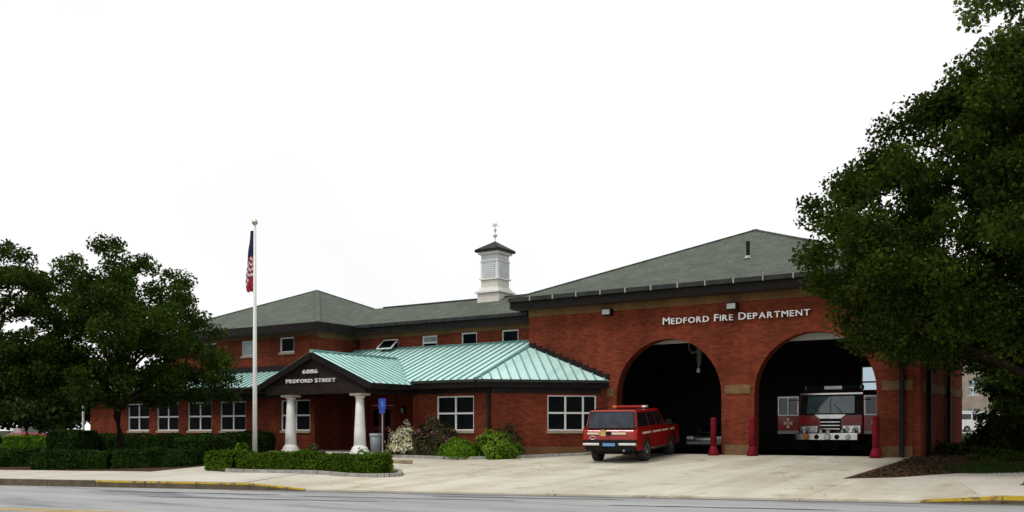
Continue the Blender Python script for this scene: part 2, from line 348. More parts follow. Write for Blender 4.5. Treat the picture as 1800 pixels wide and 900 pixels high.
def sheet(name, poly, m, off, step=.8, skirt=.12, zf=None):
    bm = bmesh.new(); bm.faces.new([bm.verts.new((x, y, 0)) for x, y in poly])
    ss = [sd(*p) for p in poly]
    for k, (nx, ny) in ((0, RD), (1, ND)):
        lo = min(p[k] for p in ss); hi = max(p[k] for p in ss); v = lo+step
        while v < hi:
            c = xy(v, 0) if k == 0 else xy(0, v)
            bmesh.ops.bisect_plane(bm, geom=bm.verts[:]+bm.edges[:]+bm.faces[:], plane_co=(c[0], c[1], 0), plane_no=(nx, ny, 0)); v += step
    bmesh.ops.triangulate(bm, faces=bm.faces)
    bmesh.ops.recalc_face_normals(bm, faces=bm.faces)
    if bm.faces[:][0].normal.z < 0: bmesh.ops.reverse_faces(bm, faces=bm.faces)
    be = [e for e in bm.edges if e.is_boundary]
    r = bmesh.ops.extrude_edge_only(bm, edges=be); low = {v for v in r['geom'] if isinstance(v, bmesh.types.BMVert)}
    for v in bm.verts: v.co.z = (zf or G)(v.co.x, v.co.y)+off-(skirt if v in low else 0)
    me = bpy.data.meshes.new(name); bm.to_mesh(me); bm.free(); me.materials.append(M[m])
    return tag(link(name, me), kind='structure')
def smooth_poly(pts, n=6):
    out = []
    k = len(pts)
    for i in range(k):
        p0, p1, p2, p3 = [np.array(pts[(i+j-1) % k], float) for j in range(4)]
        for t in np.linspace(0, 1, n, endpoint=False):
            out.append(tuple(.5*((2*p1)+(p2-p0)*t+(2*p0-5*p1+4*p2-p3)*t*t+(3*p1-p0-3*p2+p3)*t**3)))
    return out
# lawn / terrain sheet laid out along the road
S = [-900, -400, -200, -120]+list(np.arange(-80, 41, 1.25))+[60, 100, 200, 400, 900]
Dd = [-900, -300, -60, -14.2, -14.1, .06, .07]+list(np.arange(.5, 62, 1.2))+[80, 120, 200, 500, 1200]
mb = MB()
for d in Dd:
    for s in S:
        x, y = xy(s, d); mb.v.append((x, y, G(x, y)-(.14 if d < 3.4 else 0) if d > .065 else (-.95 if d > -14.15 else -.6)))
w = len(S)
for i in range(len(Dd)-1):
    for j in range(w-1): mb.f.append((i*w+j, i*w+j+1, (i+1)*w+j+1, (i+1)*w+j))
tag(mb.build('lawn', 'lawn', smooth=True), kind='structure')
# road
mb = MB(); ss = list(np.arange(-160, 121, 4.0))
for s in ss:
    for d in (.02, -4.5, -9.5, -14.3): mb.v.append((*xy(s, d), -.75+.05*(1-abs(d+7)/7)))
for i in range(len(ss)-1):
    for j in range(3): mb.f.append((i*4+j, i*4+j+1, (i+1)*4+j+1, (i+1)*4+j))
road = tag(mb.build('road', 'asphalt'), kind='structure')
def road_z(d): return float(np.interp(d, [-14.3, -9.5, -4.5, .02], [-.75+.05*(1-abs(v+7)/7) for v in (-14.3, -9.5, -4.5, .02)]))
def strip(name, s0, s1, d0, d1, m, off, wob=0, parent=None):
    mb = MB(); n = max(2, int((s1-s0)/.35))
    for i in range(n+1):
        s = s0+(s1-s0)*i/n; e = random.uniform(-wob, wob); e2 = random.uniform(-wob, wob)
        taper = min(1, i/3, (n-i)/3) if wob else 1
        mid = (d0+d1)/2
        for d in (mid+(d0-mid)*taper+e*.6, mid+(d1-mid)*taper+e2*.6): mb.v.append((*xy(s, d), road_z(d)+off))
    for i in range(n): mb.f.append((2*i, 2*i+1, 2*i+3, 2*i+2))
    return mb.build(name, m, parent)
for d0 in (-7.75, -8.02): strip('yellow_line', -60, -13.6, d0, d0+.11, 'yellow_line', .006, parent=road)
for s0, s1, d in ((-24, -18, -1.9), (-17.6, -11.5, -2.25), (-33, -27.5, -1.2), (-9.5, -4, -3.1), (-21, -14, -3.6), (-14, -9, -1.2)):
    strip('tar_patch', s0, s1, d, d+.22, 'tar', .005, .09, road)
strip('gutter_strip', -20.5, .2, -.30, .0, 'gutter_stone', .007, parent=road)

# driveway, island hole is simply covered by the planted island
drive = [xy(-20.3, .03), xy(-.2, .03), xy(-.2, 2.95), (-7.45, -8.0), (-7.25, -3.6), (-6.95, -.35), (-7.3, .3), (-22.4, .3), (-22.2, -2.6), (-20.6, -3.45), (-23, -4.9), (-26.5, -4.9), (-27, -6.2), (-33.0, -6.4),
         (-33.4, -8.3), at(440, 41)[:2], at(380, 38.2)[:2], at(362, 36.0)[:2], at(258, 33.0)[:2], at(250, 32.3)[:2]]
sheet('driveway', drive, 'driveway', .015, .9)
walk = tag(sheet('pavement', [xy(-90, .14), xy(-20.3, .14), xy(-20.3, 3.5), xy(-90, 3.5)], 'gutter_stone', .008, 1.3), kind='structure')
walk2 = tag(sheet('pavement', [xy(-1.0, .14), xy(40, .14), xy(40, 4.6), xy(5, 4.6), (-3.0, -4.9), (-7.5, -8.0), xy(-1.9, 2.95)], 'gutter_stone', .008, 1.3), kind='structure')
def slab(parent, s0, s1, d0, d1, t=.035):
    g = .008; q = [xy(s0+g, d0), xy(s1-g, d0), xy(s1-g, d1), xy(s0+g, d1)]
    j = random.uniform(-.004, .004)
    MB().hexa([(x, y, G(x, y)-.05) for x, y in q], [(x, y, G(x, y)+t+j) for x, y in q]).build('paving_slab', 'sidewalk', parent)
s = -62.0
while s < -20.4:
    slab(walk, s, min(s+1.8, -20.3), .16, 1.82); slab(walk, s, min(s+1.8, -20.3), 1.84, 3.5); s += 1.8
s = -.9
while s < 26:
    slab(walk2, s, s+1.8, .16, 1.5); slab(walk2, s, s+1.8, 1.52, 2.9); s += 1.8
sheet('path', [xy(-.9, 2.92), xy(26, 2.92), xy(26, 4.6), xy(5, 4.6), (-3.0, -4.9), (-7.5, -8.0)], 'sidewalk', .03)
# kerbs
def kerb_run(s0, s1, label, yellow0, yellow1, taper_at, face=.045):
    k = thing('kerb', label, 'kerb', (*xy((s0+s1)/2, 0), -.75), world_parts=True)
    s = s0
    while s < s1-.05:
        e = min(s+1.75, s1); q = []
        for (a, d) in ((s+.01, 0), (e-.01, 0), (e-.01, .145), (s+.01, .145)): q.append((a, d))
        top = lambda a: -.75+.17*(sstep(0, 1.4, abs(a-taper_at)))+.005
        mname = 'yellow_kerb' if yellow0 < (s+e)/2 < yellow1 else 'kerb_stone'
        tz = lambda a: max(top(a), G(*xy(a, .2))+.02)
        ks = MB().hexa([(*xy(a, d), -.95) for a, d in q], [(*xy(a, d), tz(a)) for a, d in q]).build('kerb_stone', 'kerb_stone', k)
        if mname == 'yellow_kerb':
            q2_ = [(s+.012, -.004), (e-.012, -.004), (e-.012, .12), (s+.012, .12)]
            MB().hexa([(*xy(a, d), tz(a)-min(face, .6*(tz(a)+.75))) for a, d in q2_], [(*xy(a, d), tz(a)+.004) for a, d in q2_]).build('kerb_paint', mname, ks)
        s = e
kerb_run(-90, -18.2, 'long kerb with yellow paint along the pavement below the hedge', -24.9, -18, -18.2)
kerb_run(-2.2, 36, 'yellow painted kerb beside the mulch bed and wooden stake', -3, 12, -2.2, .10)
# mulch beds
sheet('mulch_bed', [(-7.4, -7.9), (-3.0, -4.85), xy(5, 4.65), xy(30, 4.65), (16, 22), (-7.0, 22), (-7.0, -.3), (-7.2, -3.6)], 'mulch', .035)
sheet('mulch_bed', [xy(-60, 3.55), at(258, 33.1)[:2], at(362, 36.1)[:2], at(378, 38.4)[:2], at(436, 41)[:2], at(400, 42.5)[:2], at(300, 39)[:2], xy(-45, 6.0), xy(-60, 6.0)], 'mulch', .02)

# ------------------------------------------------------------------ fire station
FS = thing('fire_station', 'red brick fire station with arched bays, teal metal roof and white cupola', 'building', (-20, 0, 0), world_parts=True)
def part(mb, name, m, **k): return mb.build(name, m, FS, **k)
def wall_grid(x0, x1, z0, z1, fmap, thick, holes):
    """wall with rectangular holes; fmap(u, w, z) -> 3D (w = depth behind the face)"""
    us = sorted({x0, x1, *[h[0] for h in holes], *[h[1] for h in holes]}); zs = sorted({z0, z1, *[h[2] for h in holes], *[h[3] for h in holes]})
    solid = lambda i, j: 0 <= i < len(us)-1 and 0 <= j < len(zs)-1 and not any(h[0] <= (us[i]+us[i+1])/2 <= h[1] and h[2] <= (zs[j]+zs[j+1])/2 <= h[3] for h in holes)
    mb = MB()
    for i in range(len(us)-1):
        for j in range(len(zs)-1):
            if not solid(i, j): continue
            a, b, c, d = us[i], us[i+1], zs[j], zs[j+1]
            for w in (0, thick): mb.add([fmap(a, w, c), fmap(b, w, c), fmap(b, w, d), fmap(a, w, d)], [(0, 1, 2, 3)])
            for (di, dj, p, q) in ((-1, 0, (a, c), (a, d)), (1, 0, (b, c), (b, d)), (0, -1, (a, c), (b, c)), (0, 1, (a, d), (b, d))):
                if not solid(i+di, j+dj): mb.add([fmap(p[0], 0, p[1]), fmap(q[0], 0, q[1]), fmap(q[0], thick, q[1]), fmap(p[0], thick, p[1])], [(0, 1, 2, 3)])
    me = mb
    return me
def clean(o):
    bm = bmesh.new(); bm.from_mesh(o.data); bmesh.ops.remove_doubles(bm, verts=bm.verts, dist=1e-4); bmesh.ops.recalc_face_normals(bm, faces=bm.faces); bm.to_mesh(o.data); bm.free(); return o
def fy(y): return lambda u, w, z: (u, y+w, z)
FW = .055
def window(u0, u1, z0, z1, fmap, cols, rows, sill=True, label=None, rec=.08, pane='glass_dark', panes=None, splits=None, awning=0):
    W = lambda mb, a, b, c, d, w0, w1: mb.hexa([fmap(a, w0, c), fmap(b, w0, c), fmap(b, w1, c), fmap(a, w1, c)], [fmap(a, w0, d), fmap(b, w0, d), fmap(b, w1, d), fmap(a, w1, d)])
    mb = MB(); f = FW
    W(mb, u0, u0+f, z0, z1, rec-.04, rec+.06); W(mb, u1-f, u1, z0, z1, rec-.04, rec+.06)
    W(mb, u0+f, u1-f, z0, z0+f, rec-.04, rec+.06); W(mb, u0+f, u1-f, z1-f, z1, rec-.04, rec+.06)
    us = splits or [u0+(u1-u0)*i/cols for i in range(cols+1)]; zs = [z0+(z1-z0)*j/rows for j in range(rows+1)]
    h = .038
    for u in us[1:-1]: W(mb, u-h, u+h, z0+f, z1-f, rec-.03, rec+.05)
    for z in zs[1:-1]:
        for i in range(cols):
            a = us[i]+(f if i == 0 else h); b = us[i+1]-(f if i == cols-1 else h)
            W(mb, a, b, z-h, z+h, rec-.03, rec+.05)
    o = part(mb, 'window', 'white_paint')
    if label: o['label'] = label
    for i in range(cols):
        for j in range(rows):
            a = us[i]+(f if i == 0 else h); b = us[i+1]-(f if i == cols-1 else h)
            c = zs[j]+(f if j == 0 else h); d = zs[j+1]-(f if j == rows-1 else h)
            W(MB(), a, b, c, d, rec+.012, rec+.024).build('pane', (panes or {}).get((i, j), pane), o)
    if sill: W(MB(), u0-.04, u1+.04, z0-.11, z0-.003, -.05, .2).build('sill', 'stone_sill', o)
    return o

# --- garage block
XL, XR = -22.97, -7.05
def arch(c, r, zs, n=20): return [(c-r*math.cos(math.pi*i/n), zs+r*math.sin(math.pi*i/n)) for i in range(n+1)]
A1 = (-16.385, 2.285, 2.36); A2 = (-10.535, 2.245, 2.38)
poly = [(XL, -.4), (A1[0]-A1[1], -.4)]+arch(*A1)+[(A1[0]+A1[1], -.4), (A2[0]-A2[1], -.4)]+arch(*A2)+[(A2[0]+A2[1], -.4), (XR, -.4), (XR, 6.3), (XL, 6.3)]
part(MB().prism(poly, lambda u, z: (u, 0, z), lambda u, z: (u, .5, z)), 'garage_front_wall', 'brick')
part(wall_grid(.503, 10.3, -.4, 6.3, lambda u, w, z: (XR-w, u, z), .35, []), 'garage_side_wall', 'brick')
part(MB().box(-8.4, -7.41, 9.9, 10.297, -.4, 6.3).box(-8.75, -8.4, 10.0, 14.2, -.4, 6.3), 'garage_side_wall', 'brick')
part(wall_grid(.503, 14.2, -.4, 6.3, lambda u, w, z: (XL+w, u, z), .35, []), 'garage_side_wall', 'brick')
RW = (-12.0, -11.15, 2.55, 4.1)
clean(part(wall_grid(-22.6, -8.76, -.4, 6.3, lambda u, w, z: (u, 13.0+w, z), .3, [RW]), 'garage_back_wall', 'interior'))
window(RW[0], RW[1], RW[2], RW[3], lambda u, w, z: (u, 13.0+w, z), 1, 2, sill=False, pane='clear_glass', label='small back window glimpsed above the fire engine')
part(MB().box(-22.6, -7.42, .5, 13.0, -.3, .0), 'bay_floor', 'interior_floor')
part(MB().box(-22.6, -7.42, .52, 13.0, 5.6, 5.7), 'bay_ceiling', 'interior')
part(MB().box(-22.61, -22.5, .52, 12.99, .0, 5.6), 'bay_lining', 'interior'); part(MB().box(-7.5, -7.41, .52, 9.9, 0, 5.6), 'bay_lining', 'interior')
for (c, zb) in ((A1[0], 4.50), (A2[0], 4.36)):
    o = part(MB().box(c-2.4, c+2.4, .62, .68, zb, zb+.42), 'overhead_door', 'shutter')
    MB().box(c-2.4, c+2.4, .60, .685, zb+.43, zb+.80).build('door_panel', 'shutter', o)
    for sx in (-1, 1): MB().box(c+sx*2.38-.03, c+sx*2.38+.03, .6, .74, .0, 5.3).build('door_track', 'steel', o)
# tan brick band below the eave, tan pier stones
part(MB().box(XL-.01, XR+.012, -.025, -.001, 5.93, 6.24), 'brick_band', 'tan_brick')
part(MB().box(XR+.001, XR+.025, .0, 10.3, 2.38, 2.72), 'brick_band', 'tan_brick')
part(MB().box(XR+.001, XR+.025, .0, 10.3, 4.5, 4.75), 'brick_band', 'tan_brick')
for x0, x1 in ((-13.95, -12.93), (-8.1, -7.07), (-19.1, -18.80)):
    part(MB().box(x0, x1, -.035, -.001, 2.38, 2.72), 'pier_stone', 'pier_brick')
for x0, x1 in ((-13.95, -12.93), (-8.1, -7.07)):
    part(MB().box(x0, x1, -.035, -.001, -.3, .40), 'pier_stone', 'pier_brick')
# pilaster and downspouts at the right corner
part(MB().box(XR+.002, XR+.22, .02, .55, -.4, 6.2), 'pilaster', 'brick')
for x, y, z1 in ((-7.42, -.09, 6.2), (-6.93, 2.2, 6.2), (-6.93, 6.3, 6.2)):
    d = part(MB().box(x-.07, x+.07, y-.07, y+.07, -.2, z1), 'downspout', 'dark_trim')
    for z in (1.2, 3.2, 5.2): MB().box(x-.085, x+.085, y-.085, y+.085, z, z+.05).build('pipe_clip', 'dark_trim', d)

def hip_roof(name, x0, x1, y0, y1, ze, zp, pk, fas, m='shingle', thick=.06):
    """pk: list of ridge points (1 or 2)"""
    c = [(x0, y0, ze), (x1, y0, ze), (x1, y1, ze), (x0, y1, ze)]
    if len(pk) == 1: f = [(0, 1, 4), (1, 2, 4), (2, 3, 4), (3, 0, 4)]
    else: f = [(0, 1, 5, 4), (1, 2, 5), (2, 3, 4, 5), (3, 0, 4)]
    o = part(MB().add(c+[(*p, zp) for p in pk], f), name, m)
    fs = MB()
    e = .02
    fs.box(x0+e, x1-e, y0+e, y0+.06, ze-fas, ze-.004).box(x0+e, x1-e, y1-.06, y1-e, ze-fas, ze-.004)
    fs.box(x0+e, x0+.06, y0+.06, y1-.06, ze-fas, ze-.004).box(x1-.06, x1-e, y0+.06, y1-.06, ze-fas, ze-.004)
    fs.build('fascia', 'dark_trim', o)
    MB().box(x0+.06, x1-.06, y0+.06, y1-.06, ze-fas-.03, ze-fas).build('soffit', 'soffit', o)
    hips = [(c[i], (*pk[0 if i in (0, 3) or len(pk) == 1 else 1], zp)) for i in range(4)]
    for a, b in hips: MB().bar(a, b, .26, .05).build('hip_cap', 'shingle', o)
    return o
gr = hip_roof('shingle_roof', -23.6, -6.4, -.65, 13.6, 6.68, 9.98, [(-15.0, 6.45)], .42)
n = 15; L = (17.2-.1)/n
for i in range(n):
    a = -23.55+i*L
    MB().box(a, a+L-.05, -.80, -.655, 6.55, 6.72).build('gutter_section', 'gutter', gr)
    MB().box(a+L-.05+.001, a+L-.001, -.81, -.655, 6.54, 6.735).build('gutter_bracket', 'bracket', gr)
MB().box(-6.4, -6.26, -.80, 10.6, 6.55, 6.72).build('gutter_section', 'gutter', gr)
MB().tube([(-13.77, 2.05, 7.6), (-13.77, 2.05, 8.62)], .08, 10).build('vent_pipe', 'dark_trim', gr)
MB().lathe([(.16, 0), (.1, .12)], (-13.77, 2.05, 7.92), 10).build('pipe_flashing', 'bracket', gr)
# flood lights
for x, z in ((-18.95, 5.86), (-13.55, 5.72)):
    fl = part(MB().box(x-.22, x+.22, -.42, -.14, z-.14, z+.14), 'flood_light', 'dark_trim', bevel=.03)
    MB().box(x-.17, x+.17, -.435, -.421, z-.1, z+.1).build('lens', 'pipe_grey', fl)
    MB().box(x-.05, x+.05, -.14, -.026, z-.05, z+.05).build('bracket', 'dark_trim', fl)

# --- upper storey
ZB = 4.2; ZT = 5.78; ZE = 6.16
up_holes = [(-29.61, -28.70, 4.86, 5.52), (-27.25, -26.36, 4.86, 5.54), (-24.96, -24.06, 4.86, 5.54), (-32.1, -31.1, 4.86, 5.48)]
clean(part(wall_grid(-33.65, XL-.002, 2.9, ZT, fy(.8), .3, up_holes), 'upper_wall', 'brick'))
wing_holes = [(-39.42, -38.48, 4.80, 5.57), (-36.62, -35.62, 4.86, 5.60), (-42.4, -41.4, 4.84, 5.58)]
clean(part(wall_grid(-45.6, -34.0, 2.9, ZT, fy(-1.8), .3, wing_holes), 'upper_wall', 'brick'))
part(wall_grid(-1.797, 9.8, 2.9, ZT, lambda u, w, z: (-34.0+.002-w, u, z), .3, []), 'upper_wall', 'brick')
part(wall_grid(-1.45, 9.8, 2.9, ZT, lambda u, w, z: (-45.6+w, u, z), .3, []), 'upper_wall', 'brick')
part(MB().box(-45.3, -22.99, 5.5, 5.8, 2.9, ZT).box(-45.3, -34.3, 9.5, 9.8, 2.9, ZT), 'upper_wall', 'brick')
part(MB().box(-33.98, XL-.01, .775, .799, 5.56, 5.775), 'brick_band', 'tan_brick')
part(MB().box(-45.62, -33.974, -1.825, -1.801, 5.62, 5.777), 'brick_band', 'tan_brick')
part(MB().box(-33.997, -33.973, -1.80, .774, 5.50, 5.777), 'brick_band', 'tan_brick')
window(*up_holes[0], fy(.8), 1, 2, panes={(0, 1): 'glass_pale'}, sill=False)
window(*up_holes[1], fy(.8), 1, 1, sill=False)
window(*up_holes[2], fy(.8), 1, 1, sill=False)
aw = window(*up_holes[3], fy(.8), 1, 1, sill=False, label='upper window with its sash tilted open')
sash = MB()   # sash swung out from the head
h0, h1 = (-32.05, .84, 5.44), (-31.15, .84, 5.44); b0, b1 = (-32.05, .30, 4.98), (-31.15, .30, 4.98)
for p, q in ((h0, h1), (h1, b1), (b1, b0), (b0, h0)): sash.bar(p, q, .06, .06)
sash.build('sash', 'white_paint', aw); MB().add([h0, h1, b1, b0], [(0, 1, 2, 3)]).build('pane', 'glass_dark', aw)
window(*wing_holes[0], fy(-1.8), 1, 1, pane='glass_pale'); window(*wing_holes[1], fy(-1.8), 1, 1); window(*wing_holes[2], fy(-1.8), 1, 1)
hip_roof('shingle_roof', -46.3, -33.3, -2.5, 10.5, ZE, ZE+.425*6.5, [(-39.8, 4.0)], .38)
main = part(MB().add([(-36.5, .1, ZE), (-20, .1, ZE), (-20, 6.1, ZE), (-36.5, 6.1, ZE), (-37, 3.1, ZE+1.275), (-20, 3.1, ZE+1.275)], [(0, 1, 5, 4), (2, 3, 4, 5), (1, 2, 5), (3, 0, 4)]), 'shingle_roof', 'shingle')
MB().box(-33.36, -23.0, .12, .16, ZE-.38, ZE-.006).build('fascia', 'dark_trim', main)
MB().box(-33.36, -23.0, .16, .80, ZE-.41, ZE-.385).build('soffit', 'soffit', main)
for k in range(9):
    a = -33.2+k*1.13
    MB().box(a, a+1.09, -.02, .115, ZE-.12, ZE+.03).build('gutter_section', 'gutter', main)
MB().bar((-34, 3.1, ZE+1.29), (-23.4, 3.1, ZE+1.29), .22, .05).build('ridge_cap', 'shingle', main)

# --- cupola on the ridge
CX, CYc = -26.9, 3.1
def sq(h0, h1, z0, z1):
    h0, h1 = h0*.86, h1*.86
    return MB().hexa([(CX-h0, CYc-h0, z0), (CX+h0, CYc-h0, z0), (CX+h0, CYc+h0, z0), (CX-h0, CYc+h0, z0)], [(CX-h1, CYc-h1, z1), (CX+h1, CYc-h1, z1), (CX+h1, CYc+h1, z1), (CX-h1, CYc+h1, z1)])
cu = part(sq(.57, .57, 7.9, 9.62), 'cupola', 'cream_paint')
sq(.74, .72, 6.9, 7.62).build('cupola_base', 'cream_paint', cu)
sq(.84, .84, 7.62, 7.70).build('moulding', 'white_paint', cu); sq(.76, .60, 7.70, 7.9).build('moulding', 'cream_paint', cu)
sq(.66, .66, 8.27, 8.35).build('moulding', 'white_paint', cu); sq(.63, .63, 9.15, 9.19).build('moulding', 'white_paint', cu)
sq(.68, .72, 9.50, 9.62).build('moulding', 'white_paint', cu)
for k in range(4):
    c, s_ = [(0, -1), (1, 0), (0, 1), (-1, 0)][k]
    t = (-s_, c)
    o = MB()
    def qd(u0, u1, z0, z1, e0, e1):
        pts = lambda z: [(CX+c*e0+t[0]*u0, CYc+s_*e0+t[1]*u0, z), (CX+c*e0+t[0]*u1, CYc+s_*e0+t[1]*u1, z), (CX+c*e1+t[0]*u1, CYc+s_*e1+t[1]*u1, z), (CX+c*e1+t[0]*u0, CYc+s_*e1+t[1]*u0, z)]
        return pts(z0), pts(z1)
    lv = MB()
    for j in range(11): z = 8.42+j*.092; lv.hexa(*qd(-.32, .32, z, z+.07, .485, .525-.002*j))
    lv.build('louver_panel', 'louver', cu)
    for u in (-.44, .44): MB().hexa(*qd(u-.05, u+.05, 8.355, 9.145, .492, .52)).build('corner_board', 'white_paint', cu)
cr = MB().add([(CX-.72, CYc-.72, 9.62), (CX+.72, CYc-.72, 9.62), (CX+.72, CYc+.72, 9.62), (CX-.72, CYc+.72, 9.62), (CX-.72, CYc-.72, 9.74), (CX+.72, CYc-.72, 9.74), (CX+.72, CYc+.72, 9.74), (CX-.72, CYc+.72, 9.74), (CX, CYc, 10.20)],
         [(3, 2, 1, 0), (0, 1, 5, 4), (1, 2, 6, 5), (2, 3, 7, 6), (3, 0, 4, 7), (4, 5, 8), (5, 6, 8), (6, 7, 8), (7, 4, 8)]).build('cupola_roof', 'dark_trim', cu)
wv = MB().tube([(CX, CYc, 10.2), (CX, CYc, 11.05)], .022, 8).lathe([(.02, 0), (.1, .08), (.11, .14), (.05, .22)], (CX, CYc, 10.36), 10).lathe([(.02, 0), (.08, .06), (.08, .1), (.03, .17)], (CX, CYc, 10.66), 10)
wv.bar((CX-.18, CYc-.08, 10.93), (CX+.18, CYc+.08, 10.93), .022, .03).bar((CX-.12, CYc+.13, 10.80), (CX+.12, CYc-.13, 10.80), .02, .025)
wv.prism([(-.08, 10.94), (.08, 10.96), (.10, 11.08), (.02, 11.03), (-.07, 11.10), (-.11, 11.02)], lambda u, z: (CX+u, CYc-.012+u*.4, z), lambda u, z: (CX+u, CYc+.012+u*.4, z))
wv.build('weathervane', 'louver', cu)

# --- low front wing
YW = -3.4; ZW = 2.82
wins = [(-25.45, -23.52), (-34.84, -32.92), (-39.18, -37.3), (-41.67, -39.82), (-44.17, -42.4), (-46.66, -44.84)]
YD = -.9; door = (-31.6, -29.95, .0, 2.25)
RC = (-32.6, -26.75)
holes = [(a, b, .95, 2.40) for a, b in wins]+[(RC[0], RC[1], -.05, 2.70)]
clean(part(wall_grid(-50.1, -22.6, -.5, ZW, fy(YW), .35, holes), 'front_wall', 'brick'))
for a, b in wins: window(a, b, .95, 2.40, fy(YW), 2, 2)
q2 = 1/math.sqrt(2)
ch = lambda u, w, z: (-22.6+u*q2-w*q2, YW+u*q2+w*q2, z)
chol = (2.32, 4.42, .95, 2.42)
clean(part(wall_grid(.0, 4.80, -.5, ZW, ch, .3, [chol]), 'angled_wall', 'brick'))
window(*chol, ch, 3, 2, splits=[2.32, 3.1, 3.86, 4.42], label='three-light window in the angled brick wall')
part(MB().prism([(-.01, -.45), (4.6, -.45), (4.6, .28), (-.01, .28)], lambda u, z: ch(u, -.03, z), lambda u, z: ch(u, -.001, z)), 'brick_plinth', 'tan_brick')
part(MB().box(RC[1]+.01, -22.63, YW-.03, YW-.001, -.45, .28), 'brick_plinth', 'tan_brick')
part(MB().box(-50.1, -49.75, YW+.353, 6, -.5, ZW), 'end_wall', 'brick')
part(MB().box(-50.12, RC[0], YW-.05, YW-.002, 2.5, 2.8), 'frieze_board', 'dark_trim'); part(MB().box(RC[1], -22.62, YW-.05, YW-.002, 2.5, 2.8), 'frieze_board', 'dark_trim')
part(MB().prism([(.02, 2.5), (4.62, 2.5), (4.62, 2.8), (.02, 2.8)], lambda u, z: ch(u, -.05, z), lambda u, z: ch(u, -.002, z)), 'frieze_board', 'dark_trim')
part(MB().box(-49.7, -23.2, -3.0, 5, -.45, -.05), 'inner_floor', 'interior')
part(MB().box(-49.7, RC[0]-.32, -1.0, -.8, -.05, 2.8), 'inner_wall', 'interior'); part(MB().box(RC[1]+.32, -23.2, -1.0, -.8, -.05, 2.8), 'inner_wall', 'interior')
clean(part(wall_grid(RC[0], RC[1], -.05, 2.74, fy(YD), .3, [door]), 'porch_back_wall', 'brick'))
part(MB().box(RC[0]-.3, RC[0]-.002, YW+.353, YD+.3, -.05, 2.74), 'porch_side_wall', 'brick'); part(MB().box(RC[1]+.002, RC[1]+.3, YW+.353, YD+.3, -.05, 2.74), 'porch_side_wall', 'brick')
part(MB().box(RC[0], RC[1], YW, YD, 2.75, 2.79), 'porch_recess_ceiling', 'soffit')
d1 = part(MB().tube([(-22.72, YW-.1, -.2), (-22.72, YW-.1, 2.75)], .07, 8), 'downspout', 'dark_trim')
part(MB().tube([(-50.3, YW-.3, -.1), (-50.3, YW-.3, 2.35)], .07, 8), 'downspout', 'white_paint')
# double door
dr = part(MB().box(door[0], door[0]+.08, YD+.05, YD+.2, .0, 2.25).box(door[1]-.08, door[1], YD+.05, YD+.2, .0, 2.25).box(door[0]+.08, door[1]-.08, YD+.05, YD+.2, 2.15, 2.25), 'door', 'door_red')
for a, b in ((door[0]+.085, (door[0]+door[1])/2-.005), ((door[0]+door[1])/2+.005, door[1]-.085)):
    w = b-a
    lf = clean(wall_grid(a, b, .01, 2.145, fy(YD+.09), .05, [(a+.2, b-.2, .35, .95), (a+.2, b-.2, 1.15, 1.95)]).build('door_leaf', 'door_red', dr))
    MB().box(a+.2, b-.2, YD+.11, YD+.12, .35, .95).box(a+.2, b-.2, YD+.11, YD+.12, 1.15, 1.95).build('door_pane', 'glass_dark', dr)
MB().tube([((door[0]+door[1])/2-.1, YD+.05, .8), ((door[0]+door[1])/2-.1, YD+.05, 1.2)], .02, 6).tube([((door[0]+door[1])/2+.09, YD+.05, .8), ((door[0]+door[1])/2+.09, YD+.05, 1.2)], .02, 6).build('door_handle', 'steel', dr)
wl = part(MB().box(-29.4, -29.2, YD-.16, YD-.01, 1.75, 2.05), 'wall_lamp', 'dark_trim', bevel=.02)
MB().box(-29.37, -29.23, YD-.175, YD-.161, 1.79, 2.0).build('lamp_glass', 'pipe_grey', wl)

# --- teal standing seam roof
def facet(poly3, up, spacing, name='metal_roof', ribs=True, over=0, first=.2, flip=False):
    P = [Vector(p) for p in poly3]; up = Vector(up).normalized()
    nrm = Vector((0, 0, 0))
    for i in range(len(P)): nrm += P[i].cross(P[(i+1) % len(P)])
    nrm.normalize()
    if nrm.z < 0: nrm = -nrm
    side = up.cross(nrm).normalized(); o0 = P[0]
    uv = [((p-o0).dot(side), (p-o0).dot(up)) for p in P]
    back = lambda a, b, h: o0+side*a+up*b+nrm*h
    o = part(MB().prism(uv, lambda a, b: back(a, b, -.05), lambda a, b: back(a, b, 0)), name, 'teal_metal')
    if ribs:
        lo = min(a for a, b in uv); hi = max(a for a, b in uv); a = lo+first
        while a < hi-.03:
            ys = []
            for i in range(len(uv)):
                (a0, b0), (a1, b1) = uv[i], uv[(i+1) % len(uv)]
                if (a0 <= a < a1) or (a1 <= a < a0): ys.append(b0+(b1-b0)*(a-a0)/(a1-a0))
            ys.sort()
            for j in range(0, len(ys)-1, 2):
                if ys[j+1]-ys[j] > .15:
                    MB().bar(back(a, ys[j]-.01, .022), back(a, ys[j+1]-.02, .022), .042, .055, nrm).build('standing_seam', 'teal_rib', o)
            a += spacing
    return o
zf = lambda y: 3.05+.40*(y+4.0)
zc = lambda x, y: 3.05+.57*(y-x-18.99)*q2
fp = [(-50.9, -4.0), (-22.99, -4.0), (-22.96, 0), (-22.985, .0), (-22.985, .79), (-33.97, .79), (-33.97, -1.82), (-50.9, -1.82)]
facet([(x, y, zf(y)) for x, y in fp], (0, 1, .40), .40)
hy = -.002
cp = [(-22.99, -4.0), (-18.99+hy, hy), (-22.96, hy)]
mr = facet([(x, y, zc(x, y)) for x, y in cp], (-1, 1, .57*math.sqrt(2)), .40, first=.25)
MB().bar((-22.99, -4.0, 3.09), (-22.96, 0, 4.69), .10, .05).build('hip_cap', 'teal_rib', mr)
